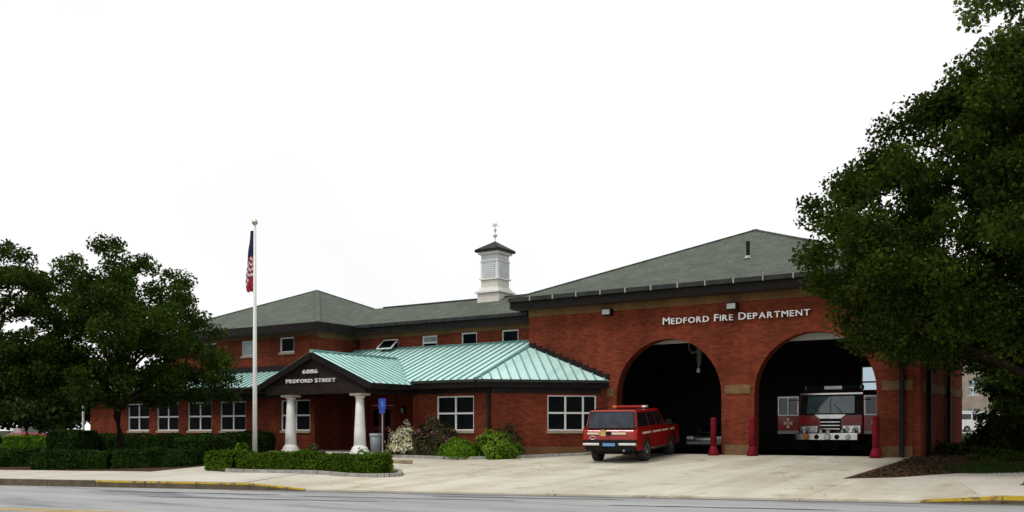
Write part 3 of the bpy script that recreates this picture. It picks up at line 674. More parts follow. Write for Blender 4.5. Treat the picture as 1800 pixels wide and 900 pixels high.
# dark stepped flashing against the garage wall
for i in range(12):
    x = -22.95+i*.33; z = zc(x, 0)
    MB().box(x, x+.325, -.05, -.003, z-.12, z+.14).build('flashing_step', 'dark_trim', mr)
part(MB().box(-33.95, -23.0, .74, .798, zf(.8)-.02, zf(.8)+.06), 'flashing', 'teal_rib')
part(MB().box(-45.6, -34.0, -1.88, -1.802, zf(-1.8)-.02, zf(-1.8)+.28), 'flashing', 'dark_trim')
# low eave fascia, gutter and soffit
ev = part(MB().box(-50.9, -32.9, -4.06, -4.0, 2.72, 3.02).box(-26.35, -23.02, -4.06, -4.0, 2.72, 3.02), 'eave_fascia', 'dark_trim')
MB().bar((-23.0, -4.03, 2.87), (-19.03, -.06, 2.87), .06, .30).build('eave_fascia', 'dark_trim', ev)
MB().box(-50.9, -23.0, -4.0, -3.4, 2.72, 2.74).build('soffit', 'soffit', ev)
MB().add([(-22.98, -3.99, 2.73), (-19.0, -.01, 2.73), (-22.98, -.01, 2.73)], [(0, 1, 2)]).build('soffit', 'soffit', ev)
a = -50.8
while a < -33.6:
    MB().box(a, a+1.35, -4.18, -4.062, 2.93, 3.04).build('gutter_section', 'gutter', ev); a += 1.4
for a in (-26.2, -25.1, -24.0): MB().box(a, a+1.06, -4.18, -4.062, 2.93, 3.04).build('gutter_section', 'gutter', ev)
for i in range(4):
    p = Vector((-22.93+i*.98, -4.02+i*.98, 2.985)); MB().bar(p+Vector((.06, -.06, 0)), p+Vector((1.0, .88, 0)), .11, .11).build('gutter_section', 'gutter', ev)

# --- portico
GX, GZ, GY = -29.65, 4.30, -6.6
gz = lambda x: GZ-.42*abs(x-GX)
rr = facet([(GX, GY, GZ), (GX+3.35, GY, gz(GX+3.35)), (GX+3.35, -4.0, gz(GX+3.35)), (GX, -1.02, GZ)], (-1, 0, .42), .40)
facet([(GX, GY, GZ), (GX-3.35, GY, gz(GX+3.35)), (GX-3.35, -4.0, gz(GX+3.35)), (GX, -1.02, GZ)], (1, 0, .42), .40)
MB().bar((GX, GY, GZ+.03), (GX, -1.1, GZ+.03), .22, .07).build('ridge_cap', 'teal_rib', rr)
gb = part(MB().prism([(GX-3.1, 2.94), (GX+3.1, 2.94), (GX, 4.22)], lambda u, z: (u, -6.4, z), lambda u, z: (u, -6.3, z)), 'gable_face', 'gable_board')
for sgn in (-1, 1): MB().bar((GX+sgn*.0, GY+.02, GZ-.15), (GX+sgn*3.37, GY+.02, gz(GX+3.37)-.15), .06, .26).build('rake_board', 'dark_trim', gb)
MB().box(GX-2.9, GX+2.9, -6.45, -5.75, 2.5, 2.93).build('beam', 'gable_board', gb)
for sgn in (-1, 1):
    x = GX+sgn*2.55; MB().box(x-.3, x+.3, -5.745, -3.46, 2.5, 2.93).build('beam', 'gable_board', gb)
    MB().box(GX+sgn*3.3-.05, GX+sgn*3.3+.05, -6.5, -4.02, 2.66, 2.88).build('eave_fascia', 'dark_trim', gb)
MB().box(GX-2.2, GX+2.2, -5.74, -3.46, 2.66, 2.70).build('porch_ceiling', 'soffit', gb)
part(MB().box(GX-3.0, GX+3.0, -6.6, YD-.01, -.5, .04), 'porch_slab', 'sidewalk')
for x in (-31.42, -27.40):
    c = part(MB().lathe([(.25, .36), (.23, .9), (.195, 1.6), (.165, 2.30)], (x, -6.05, .0), 24), 'column', 'white_paint', smooth=True)
    MB().lathe([(.40, .04), (.40, .12), (.35, .14), (.33, .24), (.265, .30), (.25, .36)], (x, -6.05, 0), 24).build('column_base', 'white_paint', c)
    MB().lathe([(.18, 2.30), (.22, 2.34), (.22, 2.38), (.18, 2.40)], (x, -6.05, 0), 24).build('necking', 'cream_paint', c)
    MB().box(x-.3, x+.3, -6.35, -5.75, 2.40, 2.498).build('capital', 'cream_paint', c)
# --- lettering
def lettering(txt, x0, x1, y, zbase, hgt, big=1.0, bold=.018):
    glyphs = []
    for i, chh in enumerate(txt):
        if chh == ' ': glyphs.append(None); continue
        cu_ = bpy.data.curves.new('letter', 'FONT'); cu_.body = chh; cu_.size = 1; cu_.extrude = .04; cu_.offset = bold; cu_.resolution_u = 3
        to = bpy.data.objects.new('letter', cu_); me = bpy.data.meshes.new_from_object(to)
        vs = np.array([v.co[:] for v in me.vertices]); bpy.data.objects.remove(to); bpy.data.curves.remove(cu_)
        first = i == 0 or txt[i-1] == ' '
        glyphs.append((me, vs, big if first else 1.0))
    tot = 0; pos = []
    for g in glyphs:
        if g is None: tot += .42; pos.append(None); continue
        w = (g[1][:, 0].max()-g[1][:, 0].min())*g[2]; pos.append(tot); tot += w+.16
    k = (x1-x0)/(tot-.16)
    for g, p in zip(glyphs, pos):
        if g is None: continue
        me, vs, b = g; vx = (vs[:, 0]-vs[:, 0].min())*b*k+p*k+x0; vz = (vs[:, 1])*b*hgt/.72+zbase; vy = y-vs[:, 2]-.04
        me.vertices.foreach_set('co', np.stack([vx, vy, vz], 1).astype(np.float32).ravel()); me.update()
        me.materials.clear(); me.materials.append(M['letter_white']); me.name = 'letter'
        bm = bmesh.new(); bm.from_mesh(me); bmesh.ops.recalc_face_normals(bm, faces=bm.faces); bm.to_mesh(me); bm.free()
        link('letter', me, FS)
lettering('MEDFORD FIRE DEPARTMENT', -16.53, -10.63, -.03, 5.22, .235, 1.2, bold=.008)
lettering('6086', -30.26, -29.40, -6.43, 3.37, .17, bold=.0)
lettering('MEDFORD STREET', -31.25, -28.37, -6.43, 2.985, .16, 1.12, bold=-.004)
# ------------------------------------------------------------------ vehicles
def wheel(parent, x, y, r, w, rim='steel'):
    prof = [(r*.62, -w/2), (r*.93, -w/2), (r, -w/2+.03), (r, w/2-.03), (r*.93, w/2), (r*.62, w/2)]
    mb = MB().lathe(prof, (0, 0, 0), 24); mb.v = [(x+b, y+a, r+c) for a, c, b in mb.v]
    t = mb.build('wheel', 'rubber', parent)
    sx = 1 if x > 0 else -1
    rp = MB().lathe([(.05, .02), (r*.22, .0), (r*.30, -.03), (r*.5, -.01), (r*.60, .005), (r*.62, -.03)], (0, 0, 0), 20)
    rp.v = [(x+sx*(w/2+b), y+a, r+c) for a, c, b in rp.v]; rp.build('rim', rim, t)
    return t
def arch_profile(pts_top, axles, r, z0, y0, y1, zc):
    """side outline (y, z) going along the bottom with wheel arches, then the given top points"""
    out = [(y0, z0)]
    for a in axles:
        dz = z0-zc; hw = math.sqrt(max(0, r*r-dz*dz)); t0 = math.atan2(dz, -hw); t1 = math.atan2(dz, hw)
        if t0 < 0: t0 += 2*math.pi
        for i in range(13): t = t0+(t1-t0)*i/12; out.append((a+r*math.cos(t), zc+r*math.sin(t)))
    out.append((y1, z0)); return out+pts_top
def panel(mb, q, e=.006):
    P = [Vector(p) for p in q]; n = (P[1]-P[0]).cross(P[2]-P[0]).normalized()
    return mb, n
def glass(parent, q, out, m='car_glass', name='window', e=.008, th=.006):
    P = [Vector(p) for p in q]; n = (P[1]-P[0]).cross(P[2]-P[0]).normalized(); o = Vector(out)
    if n.dot(o) < 0: n = -n
    return MB().hexa([p+n*(e-th) for p in P], [p+n*e for p in P]).build(name, m, parent)
def lerp3(a, b, t): return tuple(a[i]+(b[i]-a[i])*t for i in range(3))
def quad_sub(q, u0, u1, v0, v1):
    """q: bl, br, tr, tl"""
    f = lambda u, v: lerp3(lerp3(q[0], q[1], u), lerp3(q[3], q[2], u), v)
    return [f(u0, v0), f(u1, v0), f(u1, v1), f(u0, v1)]

def suv(loc, rz):
    t = thing('suv', 'red fire department estate SUV with roof light bar seen from behind', 'car', loc, rz)
    HW = 1.02; zt = 1.27
    prof = arch_profile([(2.80, .72), (2.79, 1.02), (2.60, 1.16), (1.25, 1.26), (-2.70, zt), (-2.79, 1.16), (-2.82, .74)], (-1.62, 1.80), .52, .56, -2.80, 2.78, .42)
    body = MB().prism(prof, lambda y, z: (-HW, y, z), lambda y, z: (HW, y, z)).build('body', 'car_red', t, bevel=.075, seg=4)
    MB().box(-.78, .78, -2.45, 2.5, .34, .95).build('chassis', 'black_trim', t)
    b = [(-.985, -2.72, 1.26), (.985, -2.72, 1.26), (.985, 1.20, 1.24), (-.985, 1.20, 1.24)]
    tp = [(-.89, -2.52, 1.93), (.89, -2.52, 1.93), (.87, .40, 1.93), (-.87, .40, 1.93)]
    cab = MB().hexa(b, tp).build('cabin', 'car_red', t, bevel=.10, seg=4)
    rear = [b[0], b[1], tp[1], tp[0]]
    glass(cab, quad_sub(rear, .035, .965, .02, .93), (0, -1, 0), m='black_trim', name='tailgate_surround', e=.004, th=.004)
    glass(cab, quad_sub(rear, .06, .94, .06, .88), (0, -1, 0), m='cab_glass_rear', name='rear_window', e=.012)
    fr = [b[3], b[2], tp[2], tp[3]]; glass(cab, quad_sub(fr, .06, .94, .08, .92), (0, 1, 0), name='windscreen')
    for sx in (-1, 1):
        sd_ = [b[1], b[2], tp[2], tp[1]] if sx > 0 else [b[0], b[3], tp[3], tp[0]]
        for u0, u1 in ((.02, .36), (.395, .63), (.66, .91)): glass(cab, quad_sub(sd_, u0, u1, .06, .86), (sx, 0, 0), name='side_window')
        for ya in (-1.62, 1.80):
            wheel(t, sx*.88, ya, .42, .28)
            ar = MB().tube([(sx*(HW-.01), ya+.545*math.cos(a), .42+.545*math.sin(a)) for a in np.linspace(.27, math.pi-.27, 14)], .035, 6)
            ar.build('wheel_arch_trim', 'black_trim', body)
        MB().box(.87 if sx > 0 else -1.025, 1.025 if sx > 0 else -.87, -2.835, -2.68, .86, 1.22).build('tail_lamp', 'lamp_red', t, bevel=.025)
        for y0, y1 in ((-2.2, -1.15), (-.9, .15), (.35, 1.2), (1.5, 2.1)):
            MB().box(sx*(HW+.002)-.004, sx*(HW+.002)+.004, y0, y1, 1.06, 1.13).build('side_stripe', 'stripe', body)
        for y in (-1.0, .25, 1.22): MB().box(sx*(HW+.001)-.003, sx*(HW+.001)+.003, y-.008, y+.008, .60, 1.22).build('door_gap', 'black_trim', body)
        for y in (-.8, .45): MB().box(sx*(HW+.02)-.015, sx*(HW+.02)+.015, y, y+.18, 1.16, 1.20).build('door_handle', 'black_trim', body)
        MB().box(min(sx*.98, sx*1.22), max(sx*.98, sx*1.22), .98, 1.1, 1.26, 1.48).build('door_mirror', 'black_trim', t, bevel=.03)
        MB().box(min(sx*.85, sx*1.05), max(sx*.85, sx*1.05), -1.0, 1.2, .46, .52).build('running_board', 'steel', t)
    bp = MB().box(-1.0, 1.0, -2.98, -2.80, .68, .765).build('rear_bumper', 'bumper_white', t, bevel=.035)
    MB().box(-.36, .36, -2.995, -2.97, .63, .79).build('bumper_step', 'black_trim', bp)
    MB().box(-.22, .24, -3.005, -2.996, .66, .77).build('number_plate', 'plate_blue', bp)
    MB().box(-.98, .98, -2.90, -2.80, .785, .86).build('bumper_top', 'black_trim', bp)
    MB().box(-.92, .92, -2.86, -2.6, .48, .655).build('bumper_valance', 'black_trim', bp)
    MB().tube([(.55, -2.95, .50), (.55, -2.4, .52)], .035, 8).build('exhaust_pipe', 'steel', t)
    for x0, x1 in ((-.86, -.35), (.06, .60)): MB().box(x0, x1, -2.835, -2.815, 1.07, 1.14).build('rear_stripe', 'stripe', body)
    g = MB().lathe([(.13, 0), (.12, .015)], (0, 0, 0), 8); g.v = [(-.26+x*1.4, -2.82-z, 1.12+y) for x, y, z in g.v]; g.build('gold_emblem', 'gold', body)
    g = MB().lathe([(.085, 0), (.08, .02)], (0, 0, 0), 10); g.v = [(-.05+x*1.4, -2.835-z, 1.11+y) for x, y, z in g.v]; g.build('gate_handle', 'black_trim', body)
    MB().tube([(-.66+.11*math.cos(a), -2.83, .95+.06*math.sin(a)) for a in np.linspace(0, 6.28, 14)], .009, 5).build('badge', 'lamp_clear', body)
    MB().box(-.84, .84, -2.838, -2.815, .87, .885).build('tailgate_gap', 'black_trim', body)
    lb = MB().box(-.62, .62, -.55, -.25, 1.97, 2.06).build('light_bar', 'lamp_red', t, bevel=.03)
    MB().box(-.66, -.5, -.56, -.24, 1.972, 2.057).build('lamp_end', 'lamp_amber', lb, bevel=.02); MB().box(.5, .66, -.56, -.24, 1.972, 2.057).build('lamp_end', 'lamp_clear', lb, bevel=.02)
    MB().box(-.5, .5, -.50, -.3, 1.925, 1.97).build('light_bar_foot', 'black_trim', lb)
    for sx in (-1, 1): MB().tube([(sx*.76, -2.25, 1.93), (sx*.76, -2.15, 1.975), (sx*.76, -.9, 1.985), (sx*.76, -.8, 1.93)], .018, 6).build('roof_rail', 'black_trim', t)
    MB().tube([(-.74, -.9, 1.92), (-.76, -.95, 2.3)], .008, 5).build('aerial', 'black_trim', t)
    return t
mat('cab_glass_rear', (.022, .03, .042), .06, .4, spec=.4)
suv((-16.75, -2.25, -.128), R(8.8))
bpy.data.objects['suv'].rotation_euler.x = R(2.6)

def sedan(name, label, loc, rz, m, group=None):
    t = thing(name, label, 'car', loc, rz, group); HW = .88
    prof = arch_profile([(2.25, .45), (2.2, .68), (1.1, .86), (-1.7, .92), (-2.2, .86), (-2.28, .5)], (-1.35, 1.35), .36, .28, -2.25, 2.22, .32)
    body = MB().prism(prof, lambda y, z: (-HW, y, z), lambda y, z: (HW, y, z)).build('body', m, t, bevel=.06, seg=3)
    b = [(-.80, -1.75, .90), (.80, -1.75, .90), (.80, .95, .86), (-.80, .95, .86)]; tp = [(-.60, -1.0, 1.40), (.60, -1.0, 1.40), (.60, .15, 1.40), (-.60, .15, 1.40)]
    c = MB().hexa(b, tp).build('cabin', m, t, bevel=.06, seg=3)
    glass(c, quad_sub([b[3], b[2], tp[2], tp[3]], .08, .92, .08, .9), (0, 1, 0), name='windscreen'); glass(c, quad_sub([b[0], b[1], tp[1], tp[0]], .08, .92, .1, .9), (0, -1, 0), name='rear_window')
    for sx in (-1, 1):
        s4 = [b[1], b[2], tp[2], tp[1]] if sx > 0 else [b[0], b[3], tp[3], tp[0]]
        for u0, u1 in ((.12, .5), (.53, .88)): glass(c, quad_sub(s4, u0, u1, .1, .86), (sx, 0, 0), name='side_window')
        for ya in (-1.35, 1.35): wheel(t, sx*.78, ya, .315, .2)
        MB().box(sx*.68-.16, sx*.68+.16, 2.14, 2.26, .56, .70).build('headlight', 'lamp_clear', t, bevel=.03)
        MB().box(sx*.70-.13, sx*.70+.13, -2.29, -2.2, .62, .78).build('tail_lamp', 'lamp_red', t, bevel=.02)
        MB().box(sx*.95-.08, sx*.95+.08, .55, .66, .92, 1.05).build('door_mirror', m, t, bevel=.02)
    MB().box(-.45, .45, 2.2, 2.262, .5, .64).build('grille', 'chrome', t, bevel=.02)
    MB().box(-.82, .82, 2.2, 2.32, .34, .46).build('bumper', 'pipe_grey' if m == 'car_dark' else m, t, bevel=.03)
    MB().box(-.7, .7, -2.0, 2.0, .2, .6).build('chassis', 'black_trim', t)
    return t
sedan('sedan', 'dark grey car parked inside the left bay facing out', (-16.75, 7.0, .0), R(180), 'car_dark')

def fire_truck(loc):
    t = thing('fire_truck', 'red fire engine with chrome bumper and open cab doors in the arched bay', 'fire engine', loc, R(180))   # local +y = front
    W = 1.27
    cab = MB().prism([(-.0, .62), (.0, 1.55), (-.16, 2.42), (-.4, 2.52), (-3.2, 2.52), (-3.2, .45), (-1.9, .45), (-1.9, .95), (-1.0, .95), (-1.0, .62)], lambda y, z: (-W, y, z), lambda y, z: (W, y, z)).build('cab', 'truck_red', t, bevel=.05, seg=3)
    # windscreen: two panes with dark corner pieces and bright surround
    f = [(-W+.02, .0, 1.58), (W-.02, .0, 1.58), (W-.06, -.155, 2.40), (-W+.06, -.155, 2.40)]
    glass(cab, quad_sub(f, .0, 1, 0, 1), (0, 1, 0), 'black_trim', 'screen_surround', .02, .02)
    glass(cab, quad_sub(f, .12, .495, .08, .92), (0, 1, 0), 'cab_glass', 'windscreen', .03, .008); glass(cab, quad_sub(f, .505, .88, .08, .92), (0, 1, 0), 'cab_glass', 'windscreen', .03, .008)
    MB().box(-W+.02, W-.02, -.14, -.06, 2.41, 2.47).build('brow_trim', 'chrome', cab)
    for x in (-.5, .4): MB().bar((x, .05, 1.62), (x+.35, -.02, 2.0), .02, .02).build('wiper', 'black_trim', cab)
    MB().prism([(-.62, 1.60), (.62, 1.60), (.42, 1.44), (-.42, 1.44)], lambda x, z: (x, .0, z), lambda x, z: (x, .05, z)).build('cowl_panel', 'chrome', cab)
    gr_ = MB().box(-.40, .40, .005, .06, .92, 1.42).build('grille', 'black_trim', cab)
    for z in (1.0, 1.14, 1.28): MB().box(-.39, .39, .06, .08, z, z+.04).build('grille_bar', 'chrome', gr_)
    for sx in (-1, 1):
        MB().box(sx*.86-.28, sx*.86+.28, .005, .03, 1.28, 1.42).build('front_lettering_plate', 'lamp_red', cab)
        hl = MB().box(sx*.85-.36, sx*.85+.36, .005, .08, .86, 1.16).build('headlight_housing', 'chrome', cab, bevel=.02)
        for dx in (-.17, .17):
            g = MB().lathe([(.11, 0), (.09, .03)], n=14); g.v = [(sx*.85+dx+x, .081+z, 1.01+y) for x, y, z in g.v]; g.build('headlight', 'lamp_clear', hl)
    bm_ = MB().box(-1.24, 1.24, .10, .62, .55, .86).build('front_bumper', 'chrome', t, bevel=.04)
    MB().box(-1.1, 1.1, -.2, .1, .5, .86).build('bumper_frame', 'black_trim', bm_)
    for x, r, m in ((-.78, .13, 'lamp_amber'), (-.38, .1, 'black_trim'), (.05, .14, 'steel'), (.42, .1, 'black_trim'), (.85, .11, 'lamp_clear')):
        g = MB().lathe([(r, 0), (r*.8, .05)], n=14); g.v = [(-x+a, .621+c, .70+b) for a, b, c in g.v]; g.build('bumper_lamp', m, bm_)
    for x, z, r in ((-.95, .95, .07), (.0, .93, .12), (-.3, .95, .09), (.55, .95, .09), (1.0, .96, .07)):
        g = MB().lathe([(r, 0), (r, .14), (r*.7, .18)], n=12); g.v = [(-x+a, .30+b, z-.1+c) for a, b, c in g.v]; g.build('siren', 'steel', bm_)
    lb = MB().box(-1.15, 1.15, -.75, -.40, 2.60, 2.80).build('light_bar', 'steel', t, bevel=.04)
    MB().box(-1.1, -.35, -.77, -.38, 2.61, 2.79).build('light_bar_lens', 'black_trim', lb, bevel=.03); MB().box(.35, 1.1, -.77, -.38, 2.61, 2.79).build('light_bar_lens', 'black_trim', lb, bevel=.03)
    MB().box(-1.0, 1.0, -.72, -.45, 2.52, 2.60).build('light_bar_foot', 'black_trim', lb)
    MB().box(-W, W, -8.2, -3.3, .55, 2.7).build('body', 'truck_red', t, bevel=.05)
    MB().box(-1.0, 1.0, -8.0, -.3, .4, .6).build('chassis', 'black_trim', t)
    for y in (-1.45, -6.3):
        for sx in (-1, 1): wheel(t, sx*1.08, y, .5, .34)
    for sx in (-1, 1):    # open front doors, hinged at the cab corner
        d = []
        ang = R(12)
        e = lambda u, w: (sx*(W+.03+u*math.cos(ang)-w*math.sin(ang)*0), -.12+u*math.sin(-ang)+w)
        def dbox(u0, u1, z0, z1, w0, w1):
            q = [e(u0, w0), e(u1, w0), e(u1, w1), e(u0, w1)]; return [(*p, z0) for p in q], [(*p, z1) for p in q]
        dm = MB().hexa(*dbox(0, .95, .95, 1.56, 0, .07)).build('open_door', 'truck_red', t)
        fr_ = MB()
        for a_ in ((0, .06, 1.565, 2.36), (.89, .95, 1.565, 2.36), (.06, .89, 2.30, 2.36), (.06, .89, 1.565, 1.61), (.46, .50, 1.61, 2.30)): fr_.hexa(*dbox(*a_, 0, .07))
        fr_.build('door_window_frame', 'steel', dm)
        MB().hexa(*dbox(.06, .46, 1.61, 2.30, .025, .035)).hexa(*dbox(.5, .89, 1.61, 2.30, .025, .035)).build('door_glass', 'car_glass', dm)
        MB().hexa(*dbox(.0, .95, .82, .945, .0, .07)).build('door_step_trim', 'pipe_grey', dm)
        # cross emblem
        cx, cz = .48, 1.26; em = MB()
        for k in range(4):
            a0 = k*math.pi/2; pts = [(0, 0), (.09, .20), (-.09, .20)]
            rot = [(cx+p[0]*math.cos(a0)-p[1]*math.sin(a0), cz+p[0]*math.sin(a0)+p[1]*math.cos(a0)) for p in pts]
            em.add([(*e(u, .078), z) for u, z in rot], [(0, 1, 2)])
        em.build('door_emblem', 'stripe', dm)
        MB().bar((sx*(W+.02), -.05, 2.2), (sx*(W+.35), .25, 2.2), .03, .03).build('mirror_arm', 'black_trim', t)
    return t
fire_truck((-10.93, 3.7, 0.0))

# exhaust hose drop in the left bay
eh = thing('exhaust_hose', 'grey exhaust extraction hose hanging from the ceiling of the left bay', 'hose', (-16.7, 4.0, 3.55))
MB().tube([(0, 0, 2.04), (.02, 0, 1.2), (0, .02, .5), (.03, 0, 0)], .11, 12).build('hose', 'hose', eh, smooth=True)
MB().tube([(-.45, 0, 2.02), (-.45, 0, 1.0), (-.3, 0, .82), (-.02, 0, .9)], .05, 10).build('hose_loop', 'hose', eh, smooth=True)
MB().lathe([(.15, -.06), (.15, .12), (.11, .14)], n=14).build('nozzle', 'steel', eh)

# bollards
for i, (x, y, lab) in enumerate(((-14.28, -.35, 'red steel bollard beside the left bay opening at the middle pier'), (-12.72, -.38, 'red steel bollard between the middle pier and the fire engine bay'), (-8.22, -.42, 'red steel bollard at the right-hand pier of the fire engine bay'))):
    z = G(x, y); b = thing('bollard', lab, 'bollard', (x, y, z), group='red bollards guarding the bay doors')
    MB().lathe([(.125, 0), (.12, .9), (.12, 1.40), (.10, 1.45), (.05, 1.48)], n=20).build('post', 'bollard_red', b, smooth=True)
    MB().lathe([(.22, 0), (.21, .12), (.15, .28), (.125, .36)], n=20).build('flared_foot', 'bollard_red', b, smooth=True)

# ------------------------------------------------------------------ flagpole, flag, sign, bin
fx, fyy = at(448, 34.3)[:2]; fz = G(fx, fyy)
fp_ = thing('flagpole', 'tall white flagpole standing in the hedged island', 'flagpole', (fx, fyy, fz))
MB().tube([(0, 0, 0), (0, 0, 4), (0, 0, 8.55-fz*0)], [.085, .07, .045], 14).build('pole', 'white_paint', fp_, smooth=True)
MB().lathe([(.02, 0), (.09, .05), (.11, .12), (.09, .19), (.02, .23)], (0, 0, 8.56), 14).build('finial_ball', 'gold_ball', fp_, smooth=True)
MB().lathe([(.18, 0), (.18, .08), (.1, .14)], n=16).build('pole_collar', 'bumper_white', fp_)
MB().tube([(.09, -.03, 1.0), (.075, -.02, 8.3)], .008, 5).build('halyard', 'cream_paint', fp_)
fl = thing('flag', 'limp striped flag with dark blue canton hanging from the white pole', 'flag', (fx, fyy, fz+6.35))
# limp cloth: folded ribbon hanging down the pole; v runs down, u across the folds
def cloth(v0, v1, u0, u1, m, name, nu=28, nv=14, par=fl, lift=0):
    mb = MB()
    for j in range(nv+1):
        v = v0+(v1-v0)*j/nv
        for i in range(nu+1):
            u = u0+(u1-u0)*i/nu
            wdt = .10+.26*min(1, v*1.1)*(1-.2*v)
            ph = u*17+v*2.2
            x = -.09-wdt*u*.75+.05*math.sin(v*7)*v+.035*math.sin(ph*.9+1)
            y = .12*math.sin(ph)*(.35+.65*v)+.02*math.sin(v*13)
            z = 2.02*(1-v)-.55*u*(v**1.5)*.25+.02*math.sin(u*9)
            mb.v.append((x, y-lift, z))
    for j in range(nv):
        for i in range(nu): k = j*(nu+1)+i; mb.f.append((k, k+1, k+nu+2, k+nu+1))
    return mb.build(name, m, par, smooth=True)
cloth(0, .44, 0, 1, 'flag_blue', 'canton')
ns = 11
for k in range(ns):
    # stripes run slanting across the lower cloth
    a = .44+.56*k/ns; b_ = .44+.56*(k+1)/ns
    mb = MB(); nu = 20
    for i in range(nu+1):
        u = i/nu
        for v in (min(1, max(.44, a+.16*(u-.5)*(1 if k not in (0,) else 0))), min(1, max(.44, b_+.16*(u-.5)*(1 if k != ns-1 else 0)))):
            if k == 0 and v == a: v = .44
            wdt = .10+.26*min(1, v*1.1)*(1-.2*v); ph = u*17+v*2.2
            mb.v.append((-.09-wdt*u*.75+.05*math.sin(v*7)*v+.035*math.sin(ph*.9+1), .12*math.sin(ph)*(.35+.65*v)+.02*math.sin(v*13), 2.02*(1-v)-.55*u*(v**1.5)*.25+.02*math.sin(u*9)))
    for i in range(nu): mb.f.append((2*i, 2*i+1, 2*i+3, 2*i+2))
    mb.build('stripe', 'flag_red' if k % 2 == 0 or k > 7 else 'flag_white', fl, smooth=True)
# blue parking sign
px, py = -26.45, -5.75; pz = G(px, py)
ps = thing('parking_sign', 'blue sign plate on a thin grey post by the entrance', 'sign', (px, py, pz), R(20))
MB().tube([(0, .02, 0), (0, .02, 2.45)], .028, 8).build('post', 'pipe_grey', ps)
MB().prism([(-.15, 2.02), (.15, 2.02), (.155, 2.45), (-.155, 2.45)], lambda u, z: (u, -.03, z), lambda u, z: (u, -.012, z)).build('plate', 'sign_blue', ps)
MB().prism([(-.12, 1.84), (.12, 1.84), (.12, 2.0), (-.12, 2.0)], lambda u, z: (u, -.03, z), lambda u, z: (u, -.012, z)).build('lower_plate', 'sign_blue', ps)
MB().prism([(-.03, 2.12), (.05, 2.12), (.05, 2.34), (-.03, 2.34)], lambda u, z: (u, -.034, z), lambda u, z: (u, -.031, z)).build('symbol', 'sign_blue_pale', ps)
# litter bin
lb_ = thing('litter_bin', 'grey cylindrical litter bin beside the porch column', 'bin', (-26.95, -5.6, .04))
MB().lathe([(.20, 0), (.24, .7)], n=20).build('drum', 'bin_grey', lb_, smooth=True); MB().lathe([(.26, .7), (.26, .78), (.2, .80)], n=20).build('rim', 'pipe_grey', lb_)
# timber wheel stop and stake
wsx, wsy = -23.6, -8.0
ws = tag(MB().box(-.45, .45, -.08, .08, 0, .13).build('wheel_stop', 'timber', bevel=.02), 'short tan wheel stop on the concrete beside the island', 'wheel stop'); ws.location = (wsx, wsy, G(wsx, wsy)+.015); ws.rotation_euler.z = R(25)
kx, ky = -2.75, -8.7
sk = thing('stake', 'dark leaning stake stuck in the pavement by the yellow kerb', 'stake', (kx, ky, G(kx, ky)+.03))
MB().tube([(0, 0, -.05), (.06, .0, .12), (.22, .05, .42), (.30, .06, .55)], [.05, .045, .05, .035], 8).build('shaft', 'wood', sk); MB().lathe([(.09, -.02), (.07, .03)], n=10).build('foot', 'wood', sk)
# island kerb + bed kerb
isl = smooth_poly([at(p, d)[:2] for p, d in ((372, 34.2), (395, 32.9), (450, 32.0), (560, 31.35), (650, 31.0), (692, 31.0), (704, 31.6), (694, 33.0), (640, 34.6), (560, 35.6), (460, 36.0), (395, 35.4))], 4)
def kerb_ring(poly, label, closed=True, hgt=.13, wd=.16, name='kerb'):
    cx = sum(p[0] for p in poly)/len(poly); cy = sum(p[1] for p in poly)/len(poly)
    k = thing(name, label, 'kerb', (cx, cy, G(cx, cy)), world_parts=True)
    n = len(poly)
    for i in range(0, n if closed else n-1):
        a = Vector((*poly[i], 0)); b = Vector((*poly[(i+1) % n], 0)); t = (b-a).normalized(); nn = Vector((-t.y, t.x, 0))*wd/2
        g = t*.006; q = [a+g-nn, b-g-nn, b-g+nn, a+g+nn]
        MB().hexa([(p.x, p.y, G(p.x, p.y)-.1) for p in q], [(p.x, p.y, G(p.x, p.y)+hgt) for p in q]).build('kerb_stone', 'bed_kerb', k)
kerb_ring(isl, 'rounded stone kerb around the hedged island with the flagpole')
sheet('mulch_bed', isl, 'mulch', .06)
bedk = [(-26.9, -4.8), (-26.2, -5.25), (-24.5, -5.3), (-23, -5.2), (-21.8, -4.4), (-20.9, -3.5), (-20.0, -2.5), (-19.3, -1.6), (-18.9, -.6)]
kerb_ring(bedk, 'low stone kerb along the shrub bed under the windows', closed=False)
sheet('mulch_bed', bedk+[(-19.2, -.1), (-22.5, -3.3), (-26.9, -3.45)], 'mulch', .06)

# ------------------------------------------------------------------ vegetation
def crown_points(prof, nclump, leaves, cs, seed_c=(0, 0), sharp=.45, flat=.7, lobe=1.0):
    zs = np.array([p[0] for p in prof]); rs = np.array([p[1] for p in prof])
    zz = np.linspace(zs[0], zs[-1], 200); w = np.interp(zz, zs, rs)**1.5+.15; w /= w.sum()
    z = rng.choice(zz, nclump, p=w); a = rng.uniform(0, 2*np.pi, nclump)
    lobes = 1+lobe*(.14*np.sin(3*a+z*1.1+seed_c[0])+.10*np.sin(5*a-z*1.7+seed_c[1]))
    r = np.interp(z, zs, rs)*lobes*rng.uniform(0, 1, nclump)**sharp
    C = np.stack([r*np.cos(a), r*np.sin(a), z], 1)
    cr = cs*rng.uniform(.55, 1.25, nclump)
    cnt = np.maximum(6, (leaves*cr**2/np.sum(cr**2)).astype(int))
    idx = np.repeat(np.arange(nclump), cnt); n = len(idx)
    off = unit(n)*(rng.uniform(0, 1, n)**.6)[:, None]*cr[idx][:, None]; off[:, 2] *= flat
    return C, C[idx]+off
